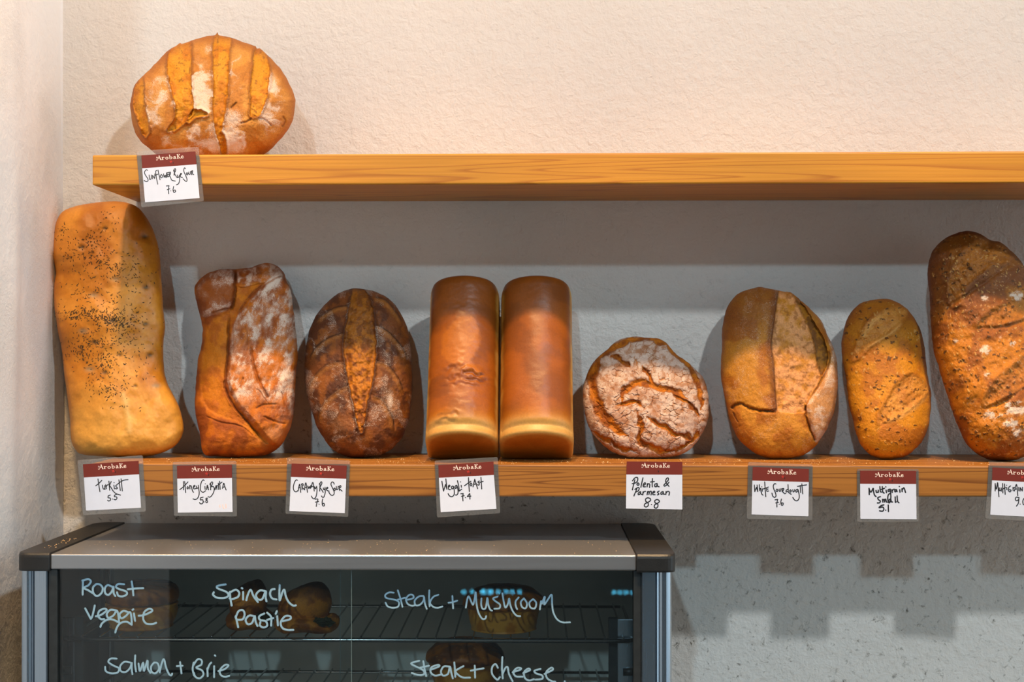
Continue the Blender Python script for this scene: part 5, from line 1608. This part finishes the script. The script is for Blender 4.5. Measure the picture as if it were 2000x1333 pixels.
GLASS_TEXT = [
    (dl, YG1, (140, 1115), 9.09, 3.9, [
        [(200, 175), (195, 430)], [(190, 180), (290, 155), (340, 190), (300, 260), (215, 310), (290, 350), (370, 400)], [(440, 240), (380, 300), (385, 400), (450, 455), (530, 400), (550, 310), (500, 250), (440, 240)],
        [(720, 290), (640, 260), (590, 320), (600, 410), (660, 430), (720, 360), (740, 280), (745, 400), (775, 455)], [(930, 245), (830, 240), (785, 290), (840, 330), (960, 370), (980, 420), (910, 460), (830, 450), (805, 390)],
        [(1065, 195), (1085, 330), (1095, 440)], [(995, 335), (1150, 320), (1270, 315)], [(240, 675), (340, 860)], [(340, 860), (370, 800), (410, 625)],
        [(430, 815), (520, 790), (620, 710), (580, 680), (490, 720), (470, 810), (520, 865), (575, 865)],
        [(790, 710), (690, 700), (625, 770), (650, 840), (740, 800), (800, 715), (830, 800), (840, 925)], [(840, 925), (720, 870), (620, 880), (540, 940), (510, 1000)],
        [(1000, 740), (920, 720), (850, 780), (880, 850), (960, 810), (1030, 740), (1060, 820), (1065, 965)], [(1065, 965), (970, 910), (860, 940), (800, 1020), (775, 1100)],
        [(1105, 765), (1125, 895)], [(1080, 700), (1095, 690)], [(1190, 805), (1290, 790), (1430, 720), (1380, 680), (1290, 740), (1270, 860), (1320, 940), (1420, 955), (1500, 930)]]),
    (dl, YG1, (400, 1115), 7.143, 3.9, [
        [(290, 195), (180, 215), (180, 250), (300, 300), (330, 350), (270, 385), (170, 380), (115, 340), (125, 305)], [(350, 300), (355, 380), (375, 490)], [(345, 310), (430, 270), (480, 310), (460, 370), (380, 400), (345, 390)],
        [(535, 300), (535, 405)], [(515, 245), (524, 252)], [(580, 415), (600, 340), (640, 270), (680, 360), (740, 440)], [(850, 290), (770, 280), (715, 340), (740, 400), (800, 400), (850, 290), (850, 380), (860, 430)],
        [(975, 260), (930, 270), (910, 330), (940, 390), (1000, 405)], [(1045, 205), (1040, 320), (1045, 420), (1080, 310), (1110, 270), (1130, 360), (1170, 440), (1230, 490), (1270, 488)],
        [(430, 640), (445, 700), (465, 790)], [(430, 660), (470, 570), (530, 555), (555, 610), (530, 680), (450, 690)], [(700, 640), (620, 630), (570, 690), (600, 750), (660, 730), (695, 640), (710, 720), (735, 775)],
        [(830, 600), (760, 640), (770, 690), (850, 710), (870, 770), (820, 795), (770, 770), (775, 720)], [(870, 590), (925, 650), (925, 770)], [(870, 690), (955, 665)], [(1010, 640), (1020, 765)], [(990, 605), (1005, 570)],
        [(1075, 710), (1190, 680), (1190, 640), (1120, 640), (1060, 720), (1080, 800), (1150, 830), (1235, 830)]]),
    (dr, YG2, (740, 1130), 10.0, 3.3, [
        [(290, 285), (200, 280), (125, 330), (150, 390), (300, 420), (390, 470), (370, 560), (260, 580), (170, 550), (130, 480)], [(370, 240), (420, 400), (460, 560)], [(370, 420), (510, 385)],
        [(530, 430), (670, 390), (660, 330), (590, 330), (530, 410), (560, 500), (640, 540), (700, 530)], [(870, 350), (780, 360), (700, 440), (720, 530), (800, 520), (870, 440), (880, 360), (900, 500), (935, 600)],
        [(985, 240), (980, 400), (990, 550)], [(1160, 325), (1060, 370), (1000, 480), (1060, 560), (1150, 580), (1240, 555)], [(1435, 350), (1450, 590)], [(1360, 480), (1440, 470), (1530, 440)]]),
    (dr, YG2, (890, 1130), 8.333, 3.3, [
        [(165, 480), (190, 340), (215, 300), (260, 400), (285, 430), (310, 330), (325, 225), (340, 420), (370, 560), (430, 660), (480, 660), (495, 620)], [(420, 330), (415, 430), (440, 500), (490, 480), (515, 320), (530, 430), (560, 510), (590, 530)],
        [(680, 300), (610, 330), (640, 370), (720, 430), (710, 490), (630, 500)], [(760, 250), (785, 400), (810, 480), (850, 420), (870, 330), (890, 440), (930, 540), (990, 610), (1050, 620)], [(1025, 315), (975, 380), (980, 460), (1000, 505)],
        [(1110, 330), (1060, 390), (1080, 470), (1140, 490), (1160, 410), (1110, 330)], [(1260, 340), (1200, 400), (1220, 480), (1290, 490), (1310, 400), (1260, 340)],
        [(1370, 510), (1390, 370), (1400, 420), (1450, 300), (1440, 430), (1500, 350), (1560, 270), (1570, 430), (1590, 560), (1650, 670), (1740, 720), (1860, 720)]]),
    (dl, YG1, (190, 1260), 7.143, 3.6, [
        [(270, 195), (190, 195), (155, 240), (220, 290), (300, 330), (280, 390), (190, 400), (120, 370), (110, 310)], [(460, 250), (380, 240), (320, 300), (330, 370), (400, 380), (460, 320), (480, 250), (480, 340), (490, 410)], [(530, 150), (525, 260), (540, 375)],
        [(575, 265), (595, 370), (640, 250), (650, 370), (700, 220), (705, 330), (740, 395)], [(790, 250), (750, 310), (760, 380), (810, 400), (860, 340), (840, 260), (790, 250)], [(870, 385), (900, 260), (930, 205), (960, 320), (1000, 410), (1030, 430), (1045, 405)],
        [(1155, 245), (1175, 400)], [(1110, 300), (1190, 295)], [(1345, 250), (1330, 340), (1350, 430)], [(1340, 290), (1400, 205), (1455, 220), (1450, 280), (1380, 320), (1460, 360), (1480, 420), (1430, 470), (1370, 450), (1345, 390)],
        [(1540, 440), (1535, 330)], [(1540, 340), (1565, 280), (1590, 250)], [(1630, 300), (1630, 455)], [(1640, 150), (1648, 157)], [(1690, 370), (1780, 340), (1830, 290), (1780, 285), (1715, 350), (1720, 420), (1780, 450), (1840, 435)]]),
    (dr, YG2, (790, 1250), 6.25, 3.6, [
        [(180, 260), (90, 285), (100, 310), (220, 370), (240, 420), (180, 435), (90, 410)], [(230, 265), (245, 360), (265, 445)], [(190, 345), (300, 320)], [(320, 370), (420, 330), (410, 310), (330, 340), (320, 400), (370, 440), (440, 430)],
        [(550, 330), (480, 330), (445, 390), (470, 440), (530, 420), (555, 330), (570, 400), (590, 475)], [(608, 280), (615, 360), (620, 455)], [(720, 325), (640, 370), (625, 400), (700, 460), (800, 465)], [(858, 320), (862, 465)], [(810, 380), (965, 352)],
        [(1140, 345), (1110, 300), (1070, 340), (1070, 420), (1130, 490), (1165, 460)], [(1195, 215), (1190, 350), (1200, 475)], [(1195, 430), (1230, 350), (1260, 340), (1275, 420), (1320, 510)],
        [(1320, 400), (1410, 370), (1420, 350), (1370, 350), (1330, 400), (1360, 450), (1440, 455)], [(1450, 410), (1530, 375), (1510, 355), (1460, 400), (1470, 470), (1520, 500), (1580, 485)], [(1660, 360), (1590, 380), (1600, 410), (1680, 440), (1680, 480), (1600, 490)],
        [(1710, 420), (1810, 370), (1790, 345), (1730, 400), (1740, 470), (1800, 510), (1840, 515)], [(1955, 510)]]),
]
for door, yg, (ox, oy), s, wd, strokes in GLASS_TEXT:
    vs, fs = ribbon(strokes, lambda x, y: P(ox + x / s, oy + y / s, yg - .0002), (0, -1, 0), wd * 0.000712)
    w_o = mesh_obj('marker_writing', vs, fs, M_CHALK, door)
    w_o['label'] = 'pale blue handwriting'


# wire racks
def rack(py_front, label):
    YR0, YR1 = -0.335, -0.045
    z_ = Z(py_front, YR0)
    x0, x1 = X(128, YR0), X(1234, YR0)
    root = thing('wire_rack', ((x0 + x1) / 2, -.19, z_), label, 'rack', 'wire racks inside the cabinet')
    rr = .0034
    fr = [(x0 - .004, YR0 + .02, z_), (x0 - .002, YR0 + .006, z_), (x0 + .006, YR0, z_), (x1 - .006, YR0, z_), (x1 + .002, YR0 + .006, z_), (x1 + .004, YR0 + .02, z_)]
    mesh_obj('front_rod', *tube(fr, rr, 12), M_CHROME, root, smooth=True)
    mesh_obj('back_rod', *tube([(x0, YR1, z_), (x1, YR1, z_)], .0026, 10), M_CHROME, root, smooth=True)
    for xe in (x0 - .004, x1 + .004):
        mesh_obj('side_rod', *tube([(xe, YR0 + .02, z_), (xe, YR1, z_)], .0026, 10), M_CHROME, root, smooth=True)
    n = 30
    xs0 = X(160, YR0)
    st = (X(1195, YR0) - xs0) / 28.4
    proto = None
    for i in range(n):
        xw = xs0 + st * i
        if xw > x1 - .004: break
        if proto is None:
            proto = mesh_obj('cross_wire', *tube([(xw, YR0 - .003, z_ + .0045), (xw, YR0, z_ + .0046), (xw, YR1 + .003, z_ + .0040)], .0014, 8), M_CHROME, root, smooth=True,
                             origin=(xw, -.19, z_))
        else:
            c = proto.copy()
            COL.objects.link(c)
            c.parent = root
            c.location.x = proto.location.x + st * i
    return z_ + .006


RZ1 = rack(1252, 'upper wire rack in the cabinet holding the front row of pies')
RZ2 = rack(1398, 'lower wire rack in the cabinet, only its back rod in view')


# ------------------------------------------------------------------ pies and pasties
def pastry_lathe(name, prof, cx, cy, z0, seed, cfn, parent, mat=CR_SOFT, n=140, sub=90, wob=.0018):
    prof = catmull(prof, False, 8)
    d = np.concatenate([[0], np.cumsum(np.hypot(*np.diff(prof, axis=0).T))])
    tt = np.linspace(0, d[-1], sub)
    r = np.interp(tt, d, prof[:, 0]); z = np.interp(tt, d, prof[:, 1])
    ang = np.linspace(0, 2 * math.pi, n, endpoint=False)
    R, A = np.meshgrid(r, ang, indexing='ij')
    Zz, _ = np.meshgrid(z, ang, indexing='ij')
    a = A.ravel() * 40; t = np.repeat(tt, n) * 1000
    nse = (fbm(np.cos(A.ravel()) * 40 + t * .3, np.sin(A.ravel()) * 40 + t, 16, seed, 4) - .5)
    rad = np.clip(R.ravel() + nse * wob * 2 * (R.ravel() > .004), 0, None)
    zz = Zz.ravel() + nse * wob * (Zz.ravel() > .004)
    pos = np.stack([cx + rad * np.cos(A.ravel()), cy + rad * np.sin(A.ravel()), z0 + np.clip(zz, 0, None)], -1)
    idx = np.arange(sub * n).reshape(sub, n)
    if r[0] < 1e-5: idx[0, :] = idx[0, 0]
    if r[-1] < 1e-5: idx[-1, :] = idx[-1, 0]
    faces = []
    q = np.stack([idx[:-1], np.roll(idx[:-1], -1, 1), np.roll(idx[1:], -1, 1), idx[1:]], -1).reshape(-1, 4)
    for f in q.tolist():
        s = []
        for w_ in f:
            if w_ not in s: s.append(w_)
        if len(s) > 2: faces.append(s)
    col = cfn(np.cos(A.ravel()) * 60 + a * .0, np.sin(A.ravel()) * 60 + t, zz, rad)
    o = np_mesh(name, pos - np.array(parent.location), faces, np.clip(col, 0, 1), mat, parent)
    return o


def pie(px_l, px_r, py_b, rackz, label, seed, flat=False, h=.062, dark=.0):
    # find the depth at which the rack height is seen at py_b
    D = (EYE.z - rackz) * F_PX / (py_b - HORIZON)
    y_front = EYE.y + D
    rad = (px_r - px_l) / 2 * (D + .05) / F_PX
    cy = y_front + rad * .86
    cx = P((px_l + px_r) / 2, py_b, cy).x
    root = thing('savoury_pie', (cx, cy, rackz), label, 'pie')
    rb = rad * .86

    def cbase(u, v, z_, r_):
        c = mix(np.tile(L3(240, 168, 84), (len(u), 1)), L3(206, 128, 56), sst(.4, .66, fbm(u, v, 14, seed)))
        return mix(c, L3(150, 84, 34), sst(.6, 1, z_ / h) * .4)

    def clid(u, v, z_, r_):
        c = mix(np.tile(L3(186, 108, 46), (len(u), 1)), L3(120, 64, 28), sst(.4, .66, fbm(u, v, 16, seed + 3)))
        f1, _, idv = voronoi(u, v, 5, seed + 5)
        return mix(c, L3(196, 150, 96), sst(.25, .12, f1) * (idv > .86) * .7)
    if flat:
        pastry_lathe('pastry_base', [(0, 0), (rb * .9, .0), (rb * 1.0, .006), (rad * .97, h * .3), (rad * .98, h * .5), (rad * .94, h * .56), (rad * .5, h * .57)], cx, cy, rackz, seed, cbase, root)
        pastry_lathe('pastry_lid', [(rad * .9, h * .58), (rad * .97, h * .62), (rad * 1.0, h * .74), (rad * .97, h * .9), (rad * .8, h), (rad * .4, h * 1.04), (0, h * 1.04)], cx, cy, rackz, seed + 9, clid, root)
    else:
        pastry_lathe('pastry_base', [(0, 0), (rb * .86, .0), (rb * .93, .004), (rad * .92, h * .5), (rad * .93, h * .56), (rad * .5, h * .58)], cx, cy, rackz, seed, cbase, root)
        pastry_lathe('pastry_lid', [(rad * .9, h * .54), (rad * 1.0, h * .56), (rad * 1.01, h * .66), (rad * .94, h * .78), (rad * .7, h * .95), (rad * .35, h * 1.02), (0, h * 1.03)], cx, cy, rackz, seed + 9, clid, root)
    return root


pie(206, 348, 1238, RZ1, 'tall round pie behind the first written glass panel', 301, True, .064)
pie(905, 1062, 1241, RZ1, 'shallow pie with a crimped rim on the right of the top rack', 320, False, .062)
pie(832, 985, 1352, RZ2, 'dark-topped pie on the lower rack', 340, False, .068)


def pastie(px_l, px_r, py_b, label, seed, rz, open_side):
    D = (EYE.z - RZ1) * F_PX / (py_b - HORIZON)
    yf = EYE.y + D
    wdt = (px_r - px_l) * (D + .04) / F_PX
    cx = P((px_l + px_r) / 2, py_b, yf + .04).x
    cy = yf + .042
    root = thing('spinach_pastie', (cx, cy, RZ1), label, 'pastry', 'folded pasties on the top rack')
    # folded dough: lower tongue and an upper flap that arches over it
    nu, nv = 70, 60
    for part, nm in ((0, 'lower_crust'), (1, 'folded_flap')):
        uu, vv = np.meshgrid(np.linspace(0, 2 * math.pi, nu, endpoint=False), np.linspace(0, math.pi, nv), indexing='ij')
        cu, su_ = np.cos(uu), np.sin(uu)
        rr = np.sin(vv) ** .6
        hx, hy = wdt / 2, .042
        if part == 0:
            x = hx * cu * rr; y = hy * su_ * rr
            z_ = .013 * (1 - np.cos(vv)) + .003 * np.sin(3 * uu) * rr
        else:
            x = hx * .80 * cu * rr * (1 - .18 * np.cos(vv) * -1 * .5) - open_side * hx * .06
            y = hy * .9 * su_ * rr
            z_ = .012 + .026 * (1 - np.cos(vv)) * (1 - .25 * (x / hx) * -open_side) + .004
        xf, yf_, zf = x.ravel(), y.ravel(), z_.ravel()
        nse = fbm(xf * 1400 + yf_ * 300, zf * 1400 + yf_ * 900, 22, seed + part, 4) - .5
        xf = xf + nse * .003; zf = np.clip(zf + nse * .005 * (zf > .002), 0, None)
        ca, sa = math.cos(rz), math.sin(rz)
        pos = np.stack([xf * ca - yf_ * sa, xf * sa + yf_ * ca, zf], -1)
        idx = np.arange(nu * nv).reshape(nu, nv)
        idx[:, 0] = idx[0, 0]; idx[:, -1] = idx[0, -1]
        q = np.stack([idx[:, :-1], np.roll(idx, -1, 0)[:, :-1], np.roll(idx, -1, 0)[:, 1:], idx[:, 1:]], -1).reshape(-1, 4)
        faces = []
        for f in q.tolist():
            s = []
            for w_ in f:
                if w_ not in s: s.append(w_)
            if len(s) > 2: faces.append(s)
        col = mix(np.tile(L3(232, 148, 70), (len(xf), 1)), L3(160, 90, 40), sst(.4, .64, fbm(xf * 1300, zf * 1300 + yf_ * 700, 18, seed + 4)))
        col = mix(col, L3(92, 50, 24), sst(.045, .066, zf) * .8)
        np_mesh(nm, pos, faces, np.clip(col, 0, 1), CR_MATTE, root)
    # greens showing in the fold
    vs, fs = [], []
    for i in range(60):
        a = rnd.uniform(-1, 1)
        p = Vector((open_side * wdt * .30 + a * wdt * .15, -.026 + rnd.uniform(-.010, .004), .018 + rnd.uniform(-.003, .006)))
        p = Vector((p.x * math.cos(rz) - p.y * math.sin(rz), p.x * math.sin(rz) + p.y * math.cos(rz), p.z)) + root.location
        sz = rnd.uniform(.002, .005)
        b0 = len(vs)
        for dx, dy, dz in ((1, 0, 0), (0, 1, 0), (-1, 0, 0), (0, -1, 0), (0, 0, .6), (0, 0, -.6)):
            vs.append(p + Vector((dx * sz * 1.6, dy * sz, dz * sz)) + Vector((rnd.uniform(-1, 1), rnd.uniform(-1, 1), rnd.uniform(-1, 1))) * sz * .3)
        for f in ((0, 1, 4), (1, 2, 4), (2, 3, 4), (3, 0, 4), (1, 0, 5), (2, 1, 5), (3, 2, 5), (0, 3, 5)):
            fs.append([b0 + k for k in f])
    g = mesh_obj('spinach_filling', vs, fs, M_SPINACH, root)
    g['label'] = 'dark green filling'
    g['kind'] = 'stuff'
    return root


pastie(441, 534, 1240, 'folded spinach pastie, left of the two behind the written glass', 401, .15, 1)
pastie(534, 664, 1246, 'wider spinach pastie with its fold open to the right', 420, -.08, 1)

# ------------------------------------------------------------------ bench the cabinet stands on
bench = thing('bench', (0.3, -.3, 0), 'grey bench under the warming cabinet, below the picture', 'bench')
bm_obj('worktop', box(LX + .012, 2.2, -.62, -.004, BENCH - .035, BENCH, .003), M_BENCH, bench)
bm_obj('carcass', box(LX + .02, 2.18, -.58, -.006, 0.0, BENCH - .035), M_BENCH, bench)

# ------------------------------------------------------------------ crumbs and flour
def crumbs(name, label, spots):
    vs, fs = [], []
    for x, y, z_, s in spots:
        b0 = len(vs)
        p = Vector((x, y, z_ + s * .45))
        for d in ((1, 0, 0), (0, 1, 0), (-1, 0, 0), (0, -1, 0), (0, 0, .8), (0, 0, -.6)):
            vs.append(p + Vector(d) * s * rnd.uniform(.6, 1.2))
        for f in ((0, 1, 4), (1, 2, 4), (2, 3, 4), (3, 0, 4), (1, 0, 5), (2, 1, 5), (3, 2, 5), (0, 3, 5)):
            fs.append([b0 + k for k in f])
    o = mesh_obj(name, vs, fs, M_CRUMB)
    tag(o, label, 'crumbs', kind='stuff')


sp = []
for _ in range(900):
    x = rnd.uniform(X(180, -.2), X(2050, -.2))
    sp.append((x, rnd.uniform(-.243, -.10), top_lo(x), rnd.choice((.0004, .0005, .0006, .0006, .0009))))
for px in (1120, 1132, 1170, 1180, 1380, 1440, 1640, 1860, 560, 330):
    x = X(px, -.19)
    sp.append((x + rnd.uniform(-.01, .01), rnd.uniform(-.22, -.16), top_lo(x), .0018))
crumbs('flour_and_crumbs', 'flour dust and crumbs scattered along the lower shelf', sp)
sp = []
for _ in range(160):
    x = rnd.uniform(xl1 + .01, xr0 - .01)
    sp.append((x, rnd.uniform(YF + .01, YF + .17), zt, rnd.choice((.0004, .0005, .0007))))
for _ in range(26):
    sp.append((rnd.uniform(xl0 + .02, xl1 - .008), rnd.uniform(YF + .05, YF + .16), zt + .002, rnd.uniform(.0006, .0014)))
crumbs('crumbs', 'crumbs on top of the warming cabinet', sp)

# ------------------------------------------------------------------ string of blue lights across the room (seen mirrored in the glass)
m_led = bpy.data.materials.new('blue_led')
m_led.use_nodes = True
bs = m_led.node_tree.nodes['Principled BSDF']
bs.inputs['Base Color'].default_value = (.1, .5, .7, 1)
bs.inputs['Emission Color'].default_value = (.10, .62, .95, 1)
bs.inputs['Emission Strength'].default_value = 16.0
DIST = 6.0
strip = None
leds = [906, 922, 944, 958, 973, 988, 1001, 1015, 1199, 1211, 1223, 1236, 1248]
pts = []
for i, px in enumerate(leds):
    d = ray(px, 1157 + (1 if px > 1100 else 0))
    t1 = (YG2 - EYE.y) / d.y
    g = EYE + d * t1
    r = Vector((d.x, -d.y, d.z))
    pts.append(g + r * (DIST / d.y))
strip = thing('light_string', tuple(sum(pts, Vector()) / len(pts)), 'string of blue lights mirrored faintly in the cabinet glass', 'lights')
for i, p in enumerate(pts):
    bm = bmesh.new()
    bmesh.ops.create_uvsphere(bm, u_segments=12, v_segments=8, radius=.009 if i not in (2, 3) else .013)
    bmesh.ops.translate(bm, verts=bm.verts[:], vec=p)
    bm_obj('bulb', bm, m_led, strip, smooth=True)
mesh_obj('cable', *tube([p + Vector((0, 0, .016)) for p in pts], .003, 6), M_BLACK, strip)
